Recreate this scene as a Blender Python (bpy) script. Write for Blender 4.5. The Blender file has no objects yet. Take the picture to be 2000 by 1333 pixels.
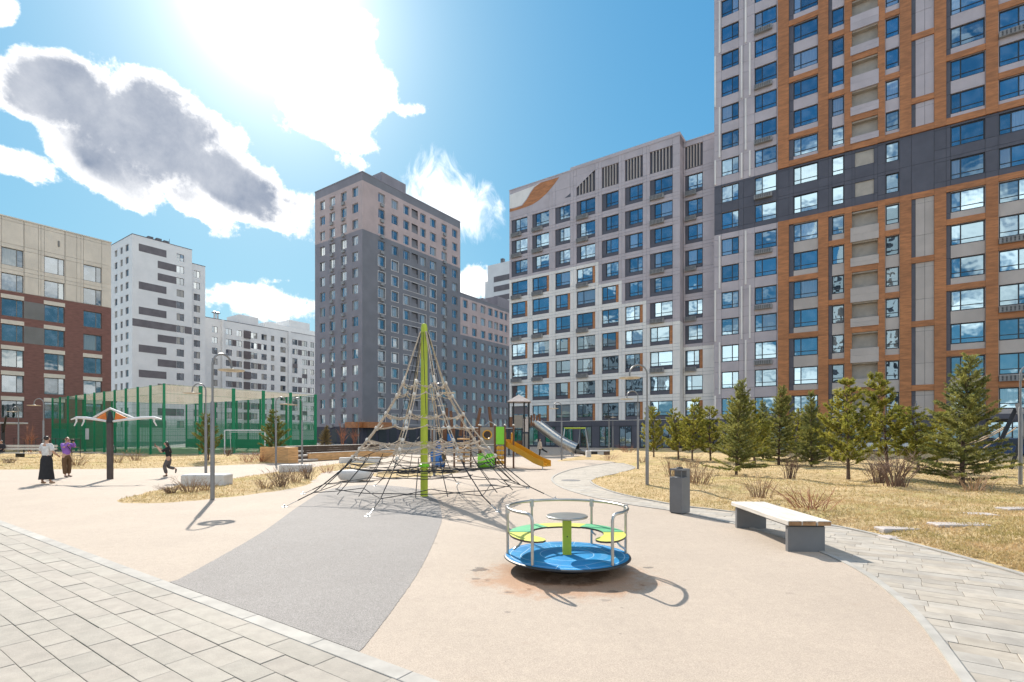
import bpy, bmesh, math, random
import numpy as np
from mathutils import Vector, Matrix, noise
from mathutils.geometry import tessellate_polygon
R = math.radians
rng = random.Random(7)
SC = bpy.context.scene
COL = SC.collection
# ------------------------------------------------------------------ camera
F_PX, HOR, CAM_H = 1012.0, 850.0, 1.65
cam_d = bpy.data.cameras.new('camera'); cam = bpy.data.objects.new('camera', cam_d); COL.objects.link(cam)
cam.location = (0, 0, CAM_H); cam.rotation_euler = (R(90), 0, 0)
cam_d.sensor_width = 36; cam_d.lens = 36*F_PX/2000; cam_d.shift_y = (HOR-666.5)/2000
cam_d.clip_start = .05; cam_d.clip_end = 3000
SC.camera = cam
# ------------------------------------------------------------------ view, sun, sky
SC.view_settings.view_transform = 'Standard'; SC.view_settings.look = 'None'
SC.view_settings.exposure = 1.45; SC.view_settings.gamma = 1; SC.view_settings.use_curve_mapping = False
SC.cycles.max_bounces = 7; SC.cycles.diffuse_bounces = 3; SC.cycles.glossy_bounces = 4
SC.cycles.transparent_max_bounces = 12; SC.cycles.use_denoising = True
SUN_EL = R(38.0); SUN_H = Vector((-.424, .905, 0)).normalized()
SUN = (SUN_H*math.cos(SUN_EL) + Vector((0, 0, math.sin(SUN_EL)))).normalized()
sl = bpy.data.lights.new('sun', 'SUN'); so = bpy.data.objects.new('sun', sl); COL.objects.link(so)
sl.energy = 2.72; sl.angle = R(.5); sl.color = (1, .94, .845)
so.rotation_euler = (-SUN).to_track_quat('-Z', 'Y').to_euler(); so.location = (-30, 60, 70)
SKY_STRENGTH = .053
W = bpy.data.worlds.new('World'); SC.world = W; W.use_nodes = True
nt = W.node_tree; nt.nodes.clear()

class NB:
    """small helper that writes node expressions"""
    def __init__(s, nt): s.nt = nt; s.L = nt.links
    def put(s, sock, v):
        if v is None: return
        if isinstance(v, bpy.types.NodeSocket): s.L.new(v, sock)
        else: sock.default_value = v
    def m(s, op, a, b=None, c=None, clamp=False):
        n = s.nt.nodes.new('ShaderNodeMath'); n.operation = op; n.use_clamp = clamp
        for i, v in enumerate((a, b, c)): s.put(n.inputs[i], v)
        return n.outputs[0]
    def v(s, op, a, b=None, scale=None):
        n = s.nt.nodes.new('ShaderNodeVectorMath'); n.operation = op
        s.put(n.inputs[0], a)
        if b is not None: s.put(n.inputs[1], b)
        if scale is not None: s.put(n.inputs['Scale'], scale)
        return n.outputs['Value'] if op in ('DOT_PRODUCT', 'LENGTH') else n.outputs['Vector']
    def sep(s, a):
        n = s.nt.nodes.new('ShaderNodeSeparateXYZ'); s.put(n.inputs[0], a); return n.outputs
    def comb(s, x, y, z):
        n = s.nt.nodes.new('ShaderNodeCombineXYZ')
        for i, q in enumerate((x, y, z)): s.put(n.inputs[i], q)
        return n.outputs[0]
    def noise(s, vec, scale, detail=4, rough=.55, dist=0):
        n = s.nt.nodes.new('ShaderNodeTexNoise'); s.put(n.inputs['Vector'], vec)
        s.put(n.inputs['Scale'], scale); s.put(n.inputs['Detail'], detail); s.put(n.inputs['Roughness'], rough); s.put(n.inputs['Distortion'], dist)
        return n.outputs[0]
    def step(s, a, lo, hi):
        n = s.nt.nodes.new('ShaderNodeMapRange'); n.interpolation_type = 'SMOOTHSTEP'
        s.put(n.inputs[0], a); s.put(n.inputs[1], lo); s.put(n.inputs[2], hi); s.put(n.inputs[3], 0.0); s.put(n.inputs[4], 1.0)
        return n.outputs[0]
    def mix(s, f, a, b, mode='MIX'):
        n = s.nt.nodes.new('ShaderNodeMix'); n.data_type = 'RGBA'; n.blend_type = mode
        s.put(n.inputs[0], f); s.put(n.inputs[6], a); s.put(n.inputs[7], b)
        return n.outputs[2]
    def new(s, t): return s.nt.nodes.new(t)

B = NB(nt)
skyn = B.new('ShaderNodeTexSky'); skyn.sky_type = 'NISHITA'; skyn.sun_disc = False
skyn.sun_elevation = SUN_EL; skyn.sun_rotation = math.atan2(SUN.x, SUN.y)
skyn.altitude = 150; skyn.air_density = 1.15; skyn.dust_density = .5; skyn.ozone_density = 2.0
dirv = B.v('NORMALIZE', B.new('ShaderNodeTexCoord').outputs['Generated'])
dx, dy, dz = B.sep(dirv)
fy = B.m('MAXIMUM', dy, .04)
gu = B.m('ADD', B.m('MULTIPLY', B.m('DIVIDE', dx, fy), F_PX), 1000.0)      # bearing and height of each cloud, seen from the ground
gv = B.m('SUBTRACT', HOR, B.m('MULTIPLY', B.m('DIVIDE', dz, fy), F_PX))
n_big = B.noise(dirv, 5.0, 10, .58, .0)
n_fine = B.noise(dirv, 13.0, 10, .66, .12)
n_soft = B.noise(dirv, 7.0, 3, .5)
def blob(cx, cy, rx, ry, rot):
    c, s_ = math.cos(R(rot)), math.sin(R(rot))
    a = B.m('SUBTRACT', gu, cx); b = B.m('SUBTRACT', gv, cy)
    p = B.m('ADD', B.m('MULTIPLY', a, c/rx), B.m('MULTIPLY', b, s_/rx))
    q = B.m('ADD', B.m('MULTIPLY', a, -s_/ry), B.m('MULTIPLY', b, c/ry))
    d = B.m('SQRT', B.m('ADD', B.m('MULTIPLY', p, p), B.m('MULTIPLY', q, q)))
    return B.m('MULTIPLY', B.m('SUBTRACT', 1.0, d), min(1.0, (rx*ry)**.5/90.0))
def field(bl):
    f = None
    for b in bl:
        x = blob(*b)
        f = x if f is None else B.m('SMOOTH_MAX', f, x, .1)
    return f
white = field([(100, 175, 140, 82, 15), (290, 262, 215, 112, 32), (440, 355, 190, 72, 30), (560, 395, 60, 32, 15), (200, 320, 160, 48, 30), (390, 400, 120, 40, 35),
               (690, 185, 82, 95, 20), (655, 90, 75, 110, 0), (650, 240, 100, 45, 20), (710, 278, 80, 26, 20), (705, 318, 36, 11, 15), (790, 215, 16, 9, 0),
               (500, 590, 150, 42, 6), (560, 548, 60, 10, 0), (930, 562, 42, 32, 0), (10, 310, 85, 34, 15), (0, 22, 34, 36, 0), (600, 548, 30, 8, 0)])
front = B.step(dy, .05, .25)
pert = B.m('ADD', B.m('MULTIPLY', B.m('SUBTRACT', n_big, .5), 1.25), B.m('MULTIPLY', B.m('SUBTRACT', n_fine, .5), 1.7))
dens_f = B.m('ADD', B.m('ADD', white, pert), -.01)
mask_f = B.m('MULTIPLY', B.step(dens_f, -.06, .17), front)
# broken cumulus over the unseen rest of the sky, brightened to fill shaded facades
pl = B.v('SCALE', B.comb(dx, dy, 0.0), None, B.m('DIVIDE', 1.0, B.m('ADD', B.m('MAXIMUM', dz, 0.0), .28)))
n_rest = B.noise(pl, 1.5, 9, .57, .2)
mask_r = B.m('MULTIPLY', B.step(n_rest, .49, .60), B.m('SUBTRACT', 1.0, front))
mask = B.m('MULTIPLY', B.m('ADD', mask_f, mask_r, None, True), B.step(dz, -.02, .03))
core = field([(90, 165, 145, 95, 15), (270, 245, 210, 115, 33), (430, 345, 170, 50, 33), (530, 375, 70, 24, 20), (200, 320, 80, 25, 35)])
core_f = B.m('MULTIPLY', B.m('MULTIPLY', B.step(B.m('ADD', core, B.m('ADD', B.m('MULTIPLY', pert, .45), B.m('MULTIPLY', B.m('SUBTRACT', n_soft, .5), .3))), -.32, .38), B.step(dens_f, .04, .50)), front)
core_r = B.m('MULTIPLY', B.step(n_rest, .66, .8), B.m('SUBTRACT', 1.0, front))
corem = B.m('MULTIPLY', B.m('ADD', core_f, core_r, None, True), B.m('ADD', .12, B.m('ADD', B.m('MULTIPLY', n_soft, .85), B.m('MULTIPLY', n_fine, .65))), None, True)
# thin wisp
wn = B.noise(B.v('MULTIPLY', dirv, (3.0, 3.0, 1.0)), 9.0, 8, .65, 1.2)
wisp = B.m('MULTIPLY', B.step(B.m('ADD', field([(885, 400, 125, 68, 25), (850, 350, 60, 60, 0)]), B.m('MULTIPLY', B.m('SUBTRACT', wn, .5), 1.5)), .0, .75), front)
sunc = B.m('MAXIMUM', B.v('DOT_PRODUCT', dirv, tuple(SUN)), 0.0)
glare = B.m('ADD', B.m('ADD', B.m('MULTIPLY', B.m('POWER', sunc, 800.0), 8.0), B.m('MULTIPLY', B.m('POWER', sunc, 110.0), .27)), B.m('MULTIPLY', B.m('POWER', sunc, 24.0), .06))
skyc = B.v('SCALE', skyn.outputs[0], None, SKY_STRENGTH)
skyc = B.v('MULTIPLY', skyc, (.57, .90, 1.07))
sr_, sg_, sb_ = B.sep(skyc)                       # soften the fall-off towards the sun as the photograph's tone curve does
skyc = B.comb(B.m('MULTIPLY', sr_, .76), B.m('MULTIPLY', B.m('POWER', sg_, .6), .478), B.m('MULTIPLY', B.m('POWER', sb_, .35), .415))
cwhite = B.mix(front, (1.05, 1.0, .93, 1), (.52, .515, .51, 1))      # front clouds dimmed for soft edges; unseen rear ones brighter, warmer, as fill light
ccol = B.mix(corem, cwhite, (.108, .130, .172, 1))
c1 = B.mix(wisp, skyc, (.50, .52, .55, 1))
c2 = B.mix(mask, c1, ccol)
gl = B.v('SCALE', (1.0, .97, .92), None, B.m('MULTIPLY', glare, B.m('SUBTRACT', 1.0, B.m('MULTIPLY', core_f, .75))))
c3 = B.v('ADD', c2, gl)
bg = B.new('ShaderNodeBackground'); B.L.new(c3, bg.inputs[0]); bg.inputs[1].default_value = 1.0
wo = B.new('ShaderNodeOutputWorld'); B.L.new(bg.outputs[0], wo.inputs[0])
W.cycles.sampling_method = 'MANUAL'; W.cycles.sample_map_resolution = 1024
# ------------------------------------------------------------------ helpers
def G(px, py, z=0.0):
    """ground point measured in the photograph"""
    Y = (CAM_H-z)*F_PX/(py-HOR); return Vector(((px-1000)/F_PX*Y, Y, z))
def zat(py, Y): return CAM_H+(HOR-py)/F_PX*Y
U1 = Vector((.5715, .8206, 0)); U2 = Vector((-.8206, .5715, 0)); DD = -U2
TA, TB = math.atan2(DD.y, DD.x), math.atan2(U1.y, U1.x)

class MB:
    def __init__(s): s.v = []; s.f = []; s.mi = []
    def add(s, vs, fs, m=0):
        o = len(s.v); s.v += [tuple(p) for p in vs]; s.f += [tuple(i+o for i in f) for f in fs]; s.mi += [m]*len(fs); return s
    def quad(s, a, b, c, d, m=0): return s.add((a, b, c, d), ((0, 1, 2, 3),), m)
    def box(s, x0, y0, z0, x1, y1, z1, m=0):
        v = [(x0,y0,z0),(x1,y0,z0),(x1,y1,z0),(x0,y1,z0),(x0,y0,z1),(x1,y0,z1),(x1,y1,z1),(x0,y1,z1)]
        return s.add(v, ((0,3,2,1),(4,5,6,7),(0,1,5,4),(1,2,6,5),(2,3,7,6),(3,0,4,7)), m)
    def cbox(s, x0, y0, z0, x1, y1, z1, c=.01, m=0):
        """box with chamfered vertical and top edges"""
        v = []
        for z, k in ((z0, 0), (z1-c, 0), (z1, c)):
            a0, b0, a1, b1 = x0+k, y0+k, x1-k, y1-k
            v += [(a0+c,b0,z),(a1-c,b0,z),(a1,b0+c,z),(a1,b1-c,z),(a1-c,b1,z),(a0+c,b1,z),(a0,b1-c,z),(a0,b0+c,z)]
        f = [tuple(range(7, -1, -1)), tuple(range(16, 24))]
        for r in range(2):
            for i in range(8): j = (i+1) % 8; f.append((r*8+i, r*8+j, r*8+8+j, r*8+8+i))
        return s.add(v, f, m)
    def tube(s, pts, rad, n=8, m=0, caps=True):
        pts = [Vector(p) for p in pts]
        rad = rad if isinstance(rad, (list, tuple)) else [rad]*len(pts)
        vs, fs = [], []
        t0 = (pts[1]-pts[0]).normalized()
        up = Vector((0, 0, 1)) if abs(t0.z) < .9 else Vector((1, 0, 0))
        a = t0.cross(up).normalized()
        for i, p in enumerate(pts):
            t = (pts[min(i+1, len(pts)-1)]-pts[max(i-1, 0)]).normalized()
            a = (a-t*a.dot(t)).normalized(); b = t.cross(a)
            for k in range(n):
                an = 2*math.pi*k/n; vs.append(p+(a*math.cos(an)+b*math.sin(an))*rad[i])
        for i in range(len(pts)-1):
            for k in range(n):
                j = (k+1) % n; fs.append((i*n+k, i*n+j, i*n+n+j, i*n+n+k))
        if caps: fs.append(tuple(range(n-1, -1, -1))); fs.append(tuple((len(pts)-1)*n+k for k in range(n)))
        return s.add(vs, fs, m)
    def lathe(s, prof, n=24, c=(0, 0, 0), m=0, a0=0, a1=2*math.pi):
        full = abs(a1-a0-2*math.pi) < 1e-6; k_ = n if full else n+1; vs, fs = [], []
        for r, z in prof:
            for k in range(k_):
                an = a0+(a1-a0)*k/n; vs.append((c[0]+r*math.cos(an), c[1]+r*math.sin(an), c[2]+z))
        for i in range(len(prof)-1):
            for k in range(n):
                j = (k+1) % k_; fs.append((i*k_+k, i*k_+j, i*k_+k_+j, i*k_+k_+k))
        return s.add(vs, fs, m)
    def prism(s, poly, z0, z1, m=0, side=None):
        n = len(poly); vs = [(p[0], p[1], z0) for p in poly]+[(p[0], p[1], z1) for p in poly]
        tri = tessellate_polygon([[Vector((p[0], p[1], 0)) for p in poly]])
        ar = sum(poly[i][0]*poly[(i+1) % n][1]-poly[(i+1) % n][0]*poly[i][1] for i in range(n))
        def up(t):
            a, b, c = (poly[i] for i in t); cr = (b[0]-a[0])*(c[1]-a[1])-(b[1]-a[1])*(c[0]-a[0]); return t if cr > 0 else (t[0], t[2], t[1])
        tt = [up(t) for t in tri]
        s.add(vs, [tuple(i+n for i in t) for t in tt]+[(t[0], t[2], t[1]) for t in tt], m)
        o = len(s.v)-2*n
        for i in range(n):
            j = (i+1) % n
            f = (i, j, j+n, i+n) if ar > 0 else (j, i, i+n, j+n)
            s.f.append(tuple(q+o for q in f)); s.mi.append(m if side is None else side)
        return s
    def sphere(s, c, r, nu=12, nv=8, m=0, sc=(1, 1, 1)):
        prof = [(max(1e-4, r*math.sin(math.pi*i/nv)), -r*math.cos(math.pi*i/nv)) for i in range(nv+1)]
        o = len(s.v); s.lathe(prof, nu, (0, 0, 0), m)
        s.v[o:] = [(c[0]+x*sc[0], c[1]+y*sc[1], c[2]+z*sc[2]) for x, y, z in s.v[o:]]
        return s
    def xf(s, M, start=0):
        s.v[start:] = [tuple(M @ Vector(p)) for p in s.v[start:]]; return s
    def mesh(s, name, mats, smooth=False):
        me = bpy.data.meshes.new(name); me.from_pydata(s.v, [], s.f)
        for q in (mats if isinstance(mats, (list, tuple)) else [mats]): me.materials.append(q)
        if any(s.mi): me.polygons.foreach_set('material_index', s.mi)
        if smooth:
            me.polygons.foreach_set('use_smooth', [True]*len(s.f)); me.set_sharp_from_angle(angle=R(40))
        me.update(); return me
    def obj(s, name, mats, parent=None, smooth=False, loc=None, rz=0):
        return mobj(name, s.mesh(name, mats, smooth), parent, loc, rz)
def mobj(name, me, parent=None, loc=None, rz=0):
    o = bpy.data.objects.new(name, me); COL.objects.link(o)
    if parent is not None: o.parent = parent
    if loc is not None: o.location = loc
    if rz: o.rotation_euler = (0, 0, rz)
    return o
def tag(o, label, cat, group=None):
    o['label'] = label; o['category'] = cat
    if group: o['group'] = group
    return o
def thing(name, loc, rz, label, cat, group=None):
    o = bpy.data.objects.new(name, None); COL.objects.link(o); o.location = loc; o.rotation_euler = (0, 0, rz); o.empty_display_size = .2
    return tag(o, label, cat, group)
def structure(o): o['kind'] = 'structure'; return o
def stuff(o): o['kind'] = 'stuff'; return o
def dup(root, loc, rz, label, group=None, scale=None):
    kids = {}
    for o in ALLKIDS(root): kids.setdefault(o.parent.name, []).append(o)
    r = root.copy(); COL.objects.link(r); r.location = loc; r.rotation_euler = (0, 0, rz); r['label'] = label
    if group: r['group'] = group
    if scale: r.scale = scale
    def rec(src, dst):
        for ch in kids.get(src.name, []):
            c = ch.copy(); COL.objects.link(c); c.parent = dst; rec(ch, c)
    rec(root, r); return r
def ALLKIDS(root):
    out, st = [], list(root.children)
    while st:
        o = st.pop(0); out.append(o); st += list(o.children)
    return out
# ------------------------------------------------------------------ materials
def mat(name, col, rough=.7, var=.12, scale=3.0, metal=0.0, bump=0.0, bscale=40.0, rnd=0.0, spec=.5, stretch=None, col2=None, detail=5, transl=0.0, rndcol=None):
    m = bpy.data.materials.new(name); m.use_nodes = True; t = m.node_tree; b = NB(t)
    p = t.nodes['Principled BSDF']; tc = b.new('ShaderNodeTexCoord').outputs['Object']
    if stretch: tc = b.v('MULTIPLY', tc, stretch)
    oi = b.new('ShaderNodeObjectInfo')
    vec = b.v('ADD', tc, b.v('SCALE', (3.1, 7.7, 5.3), None, b.m('MULTIPLY', oi.outputs['Random'], 9.0))) if rnd else tc
    n = b.noise(vec, scale, detail, .6)
    c = tuple(col)+(1,)
    d = tuple(col2)+(1,) if col2 else tuple(max(0, x*(1-2*var)) for x in col)+(1,)
    e = c if col2 else tuple(min(1, x*(1+var)) for x in col)+(1,)
    cs = b.mix(b.step(n, .3, .7), d, e)
    if rnd:
        wp = b.noise(b.v('MULTIPLY', b.new('ShaderNodeNewGeometry').outputs['Position'], (1.0, 1.0, .45)), .55, 6, .65)
        cs = b.v('SCALE', cs, None, b.m('ADD', .84, b.m('MULTIPLY', wp, .32)))
        k = b.m('ADD', 1-rnd, b.m('MULTIPLY', oi.outputs['Random'], 2*rnd))
        cs = b.v('SCALE', cs, None, k)
        if rndcol: cs = b.mix(b.m('FRACT', b.m('MULTIPLY', oi.outputs['Random'], 17.3)), cs, b.v('MULTIPLY', cs, rndcol))
    t.links.new(cs, p.inputs['Base Color'])
    p.inputs['Roughness'].default_value = rough; p.inputs['Metallic'].default_value = metal; p.inputs['Specular IOR Level'].default_value = spec
    if bump:
        bn = b.new('ShaderNodeBump'); bn.inputs['Strength'].default_value = bump; bn.inputs['Distance'].default_value = .01
        t.links.new(b.noise(tc, bscale, 4, .6), bn.inputs['Height']); t.links.new(bn.outputs[0], p.inputs['Normal'])
    if transl:
        tr = b.new('ShaderNodeBsdfTranslucent'); t.links.new(cs, tr.inputs[0]); mx = b.new('ShaderNodeMixShader'); mx.inputs[0].default_value = transl
        t.links.new(p.outputs[0], mx.inputs[1]); t.links.new(tr.outputs[0], mx.inputs[2]); t.links.new(mx.outputs[0], t.nodes['Material Output'].inputs[0])
    return m
def pane_mat(name, f_ior, dark=(.012, .015, .02), light=(.30, .29, .27), share=.75, wav=.25, tint=(.80, .91, 1.0)):
    m = bpy.data.materials.new(name); m.use_nodes = True; t = m.node_tree; b = NB(t); t.nodes.remove(t.nodes['Principled BSDF'])
    oi = b.new('ShaderNodeObjectInfo').outputs['Random']
    tc = b.new('ShaderNodeTexCoord').outputs['Object']
    # what stands behind the pane: mostly a dark room, sometimes a drawn curtain with soft folds
    fold = b.noise(b.v('MULTIPLY', b.v('ADD', tc, b.v('SCALE', (9.0, 0.0, 3.0), None, oi)), (7.0, 1.0, .35)), 1.6, 3)
    room = b.noise(b.v('ADD', tc, b.v('SCALE', (5.0, 3.0, 7.0), None, oi)), 1.1, 3)
    rc = b.mix(b.step(room, .35, .7), tuple(dark)+(1,), tuple(min(1, d*6+.03) for d in dark)+(1,))
    cc = b.v('SCALE', tuple(light), None, b.m('ADD', .55, b.m('MULTIPLY', fold, .8)))
    col = b.mix(b.m('GREATER_THAN', oi, share), rc, cc)
    df = b.new('ShaderNodeBsdfDiffuse'); t.links.new(col, df.inputs[0])
    gl = b.new('ShaderNodeBsdfGlossy'); gl.inputs['Roughness'].default_value = .015; t.links.new(b.v('SCALE', tuple(tint), None, b.m('ADD', .68, b.m('MULTIPLY', b.m('FRACT', b.m('MULTIPLY', oi, 7.31)), .42))), gl.inputs[0])
    bn = b.new('ShaderNodeBump'); bn.inputs['Strength'].default_value = wav; bn.inputs['Distance'].default_value = .012
    t.links.new(b.noise(b.v('ADD', tc, b.v('SCALE', (31.0, 0.0, 17.0), None, oi)), 1.3, 1, .4), bn.inputs['Height']); t.links.new(bn.outputs[0], gl.inputs['Normal'])
    fr = b.new('ShaderNodeFresnel'); fr.inputs[0].default_value = f_ior
    mx = b.new('ShaderNodeMixShader'); t.links.new(fr.outputs[0], mx.inputs[0]); t.links.new(df.outputs[0], mx.inputs[1]); t.links.new(gl.outputs[0], mx.inputs[2])
    t.links.new(mx.outputs[0], t.nodes['Material Output'].inputs[0])
    return m
SCUFFS = [(-.395, 6.37, .15, .95), (-.41, 5.94, .06, .7), (-.27, 5.86, .045, .6), (-.03, 5.44, .06, .75), (1.70, 6.45, .07, .85), (1.07, 5.46, .07, .7), (.94, 5.17, .07, .5), (-.04, 4.83, .03, .6), (.6, 5.25, .05, .4), (1.05, 4.95, .02, .8), (2.5, 7.6, .03, .6), (-3.4, 7.2, .03, .7), (.9, 4.3, .02, .8), (2.9, 5.4, .05, .25), (-1.2, 7.9, .12, .3)]
def rubber_mat(name, col, speck=(.6, 1.35), stain=None):
    m = bpy.data.materials.new(name); m.use_nodes = True; t = m.node_tree; b = NB(t); p = t.nodes['Principled BSDF']
    tc = b.new('ShaderNodeTexCoord').outputs['Object']
    vo = b.new('ShaderNodeTexVoronoi'); vo.inputs['Scale'].default_value = 210; t.links.new(tc, vo.inputs['Vector'])
    g = b.sep(vo.outputs['Color'])[0]
    k = b.m('ADD', speck[0], b.m('MULTIPLY', g, speck[1]-speck[0]))
    big = b.m('ADD', .86, b.m('MULTIPLY', b.noise(tc, .7, 6, .65), .28))
    mid = b.m('ADD', .90, b.m('MULTIPLY', b.noise(tc, 9.0, 4, .6), .20))
    worn = b.step(b.noise(tc, 1.9, 7, .7), .60, .74)
    c = b.v('SCALE', b.v('SCALE', b.v('SCALE', tuple(col), None, k), None, big), None, mid)
    c = b.mix(b.m('MULTIPLY', worn, .35), c, b.v('MULTIPLY', c, (.82, .74, .68)))
    if stain:                                   # rubber scuffed to its orange underlayer where feet push the carousel
        q = b.v('MULTIPLY', b.v('SUBTRACT', tc, (stain[0], stain[1], 0)), (1.0, 1.25, 0.0))
        rr = b.v('LENGTH', q); nz = b.noise(tc, 3.2, 7, .68); nf = b.noise(tc, 14.0, 5, .65)
        k2 = b.m('ADD', b.m('SUBTRACT', 1.14, rr), b.m('ADD', b.m('MULTIPLY', b.m('SUBTRACT', nz, .5), 1.1), b.m('MULTIPLY', b.m('SUBTRACT', nf, .5), .5)))
        c = b.mix(b.m('MULTIPLY', b.step(k2, -.05, .45), .8), c, b.v('MULTIPLY', c, (.90, .62, .44)))
        k3 = b.m('ADD', b.m('SUBTRACT', 1.25, rr), b.m('MULTIPLY', b.m('SUBTRACT', b.noise(tc, 2.3, 6, .7), .62), 5.0))
        c = b.mix(b.m('MULTIPLY', b.step(k3, .25, .5), b.m('MULTIPLY', b.step(rr, 1.5, .9), .8)), c, b.v('MULTIPLY', c, (.60, .50, .43)))
        nz2 = b.noise(tc, 6.0, 6, .7)
        for sx_, sy_, sr, ca in SCUFFS:
            q2 = b.v('MULTIPLY', b.v('SUBTRACT', tc, (sx_, sy_, 0)), (1/sr, 1.5/sr, 0.0))
            k4 = b.m('ADD', b.m('SUBTRACT', 1.0, b.v('LENGTH', q2)), b.m('MULTIPLY', b.m('SUBTRACT', nz2, .5), 3.2))
            c = b.mix(b.m('MULTIPLY', b.step(k4, .1, .3), ca), c, b.v('MULTIPLY', c, (.42, .44, .47)))
    sp = b.new('ShaderNodeTexVoronoi'); sp.inputs['Scale'].default_value = 2.6; t.links.new(b.v('ADD', tc, b.v('SCALE', (1.0, 1.0, 0.0), None, b.noise(tc, 9.0, 2))), sp.inputs['Vector'])
    c = b.mix(b.m('MULTIPLY', b.m('LESS_THAN', sp.outputs['Distance'], .035), .55), c, (.10, .085, .075, 1))
    t.links.new(c, p.inputs['Base Color']); p.inputs['Roughness'].default_value = .85; p.inputs['Specular IOR Level'].default_value = .3
    bn = b.new('ShaderNodeBump'); bn.inputs['Strength'].default_value = .5; bn.inputs['Distance'].default_value = .004
    t.links.new(g, bn.inputs['Height']); t.links.new(bn.outputs[0], p.inputs['Normal'])
    return m
M = {}
M['ground'] = mat('ground_asphalt', (.22, .21, .20), .9, .1, .5)
M['rubber_grey'] = rubber_mat('grey_rubber', (.26, .238, .222), (.58, 1.42))
M['patch'] = rubber_mat('worn_grey_patch', (.19, .185, .18), (.5, 1.5))
M['patch_red'] = rubber_mat('worn_orange_patch', (.47, .31, .215), (.75, 1.25))
M['joint'] = mat('joint_sand', (.17, .125, .10), .95, .2, 6)
M['paver'] = mat('concrete_paver', (.305, .268, .226), .8, .06, 7, bump=.25, bscale=60, rnd=.07, rndcol=(.97, 1.0, 1.0))
M['paver_path'] = mat('path_paver', (.37, .337, .295), .8, .08, 5, bump=.25, bscale=60, rnd=.11, rndcol=(1.05, 1.0, .93))
M['kerb'] = mat('kerb_concrete', (.37, .345, .31), .85, .08, 4, rnd=.06)
def lawn_mat(name):
    m = bpy.data.materials.new(name); m.use_nodes = True; t = m.node_tree; b = NB(t); p = t.nodes['Principled BSDF']
    tc = b.new('ShaderNodeTexCoord').outputs['Object']
    n1 = b.noise(tc, .45, 5, .6, .4); n2 = b.noise(b.v('MULTIPLY', tc, (1.6, 3.6, 1.0)), 1.3, 7, .68, .6); n3 = b.noise(b.v('MULTIPLY', tc, (1.0, 2.2, 1.0)), 7.0, 6, .7, .3); n4 = b.noise(tc, 45.0, 4, .7)
    c = b.mix(b.step(n2, .36, .62), (.41, .295, .15, 1), (.58, .435, .245, 1))
    c = b.mix(b.m('MULTIPLY', b.step(b.m('ADD', b.m('MULTIPLY', n1, .6), b.m('MULTIPLY', n2, .4)), .50, .66), .75), c, (.32, .295, .085, 1))
    c = b.mix(b.m('MULTIPLY', b.step(n3, .56, .74), .55), c, (.27, .18, .08, 1))
    c = b.v('SCALE', c, None, b.m('ADD', .6, b.m('MULTIPLY', n4, .8)))
    t.links.new(c, p.inputs['Base Color']); p.inputs['Roughness'].default_value = .95; p.inputs['Specular IOR Level'].default_value = .1
    bn = b.new('ShaderNodeBump'); bn.inputs['Strength'].default_value = .9; bn.inputs['Distance'].default_value = .05
    t.links.new(b.m('ADD', n3, b.m('MULTIPLY', n4, .35)), bn.inputs['Height']); t.links.new(bn.outputs[0], p.inputs['Normal'])
    return m
M['lawn'] = lawn_mat('dry_lawn')
M['grey'] = mat('light_grey_panel', (.515, .44, .45), .55, .04, .6, rnd=.035)
M['greyw'] = mat('warm_grey_panel', (.51, .435, .39), .55, .04, .6, rnd=.035)
M['white'] = mat('white_panel', (.85, .78, .72), .5, .03, .6, rnd=.03)
M['dark'] = mat('anthracite_panel', (.095, .09, .11), .5, .06, .8, rnd=.06)
M['orange'] = mat('orange_brown_panel', (.47, .180, .062), .5, .13, 1.1, rnd=.09, stretch=(1, 1, 5))
M['gap'] = mat('dark_joint', (.05, .05, .055), .8, .1)
M['frame'] = mat('window_frame_dark', (.028, .03, .036), .4, .1)
M['framew'] = mat('window_frame_light', (.6, .6, .6), .4, .05)
M['pane'] = pane_mat('window_pane', 4.5, tint=(.60, .86, 1.03), share=.76, wav=.4)
M['pane_far'] = pane_mat('window_pane_far', 3.4, light=(.38, .34, .28), share=.6)
M['pane_brick'] = pane_mat('window_pane_net_curtain', 2.7, light=(.26, .26, .23), share=.82)
M['rubber'] = rubber_mat('beige_rubber', (.42, .345, .278), (.80, 1.18), (.62, 6.02))
M['concrete'] = mat('concrete', (.46, .45, .43), .85, .08, 3, bump=.2, bscale=30)
M['steel'] = mat('stainless_steel', (.46, .45, .42), .34, .05, 8, metal=1.0)
M['steel_dull'] = mat('galvanised_steel', (.50, .51, .52), .42, .1, 6, metal=.9)
M['greypaint'] = mat('grey_metal_paint', (.16, .16, .165), .45, .06, 2, spec=.5)
M['lamp'] = mat('lamp_post_grey', (.23, .225, .225), .4, .06, 2, metal=.3)
M['lamp_disc'] = mat('lamp_disc_cream', (.62, .55, .44), .5, .05, 3, transl=.3)
M['roofing'] = mat('roof_membrane', (.16, .16, .17), .9, .1, 1)
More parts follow.
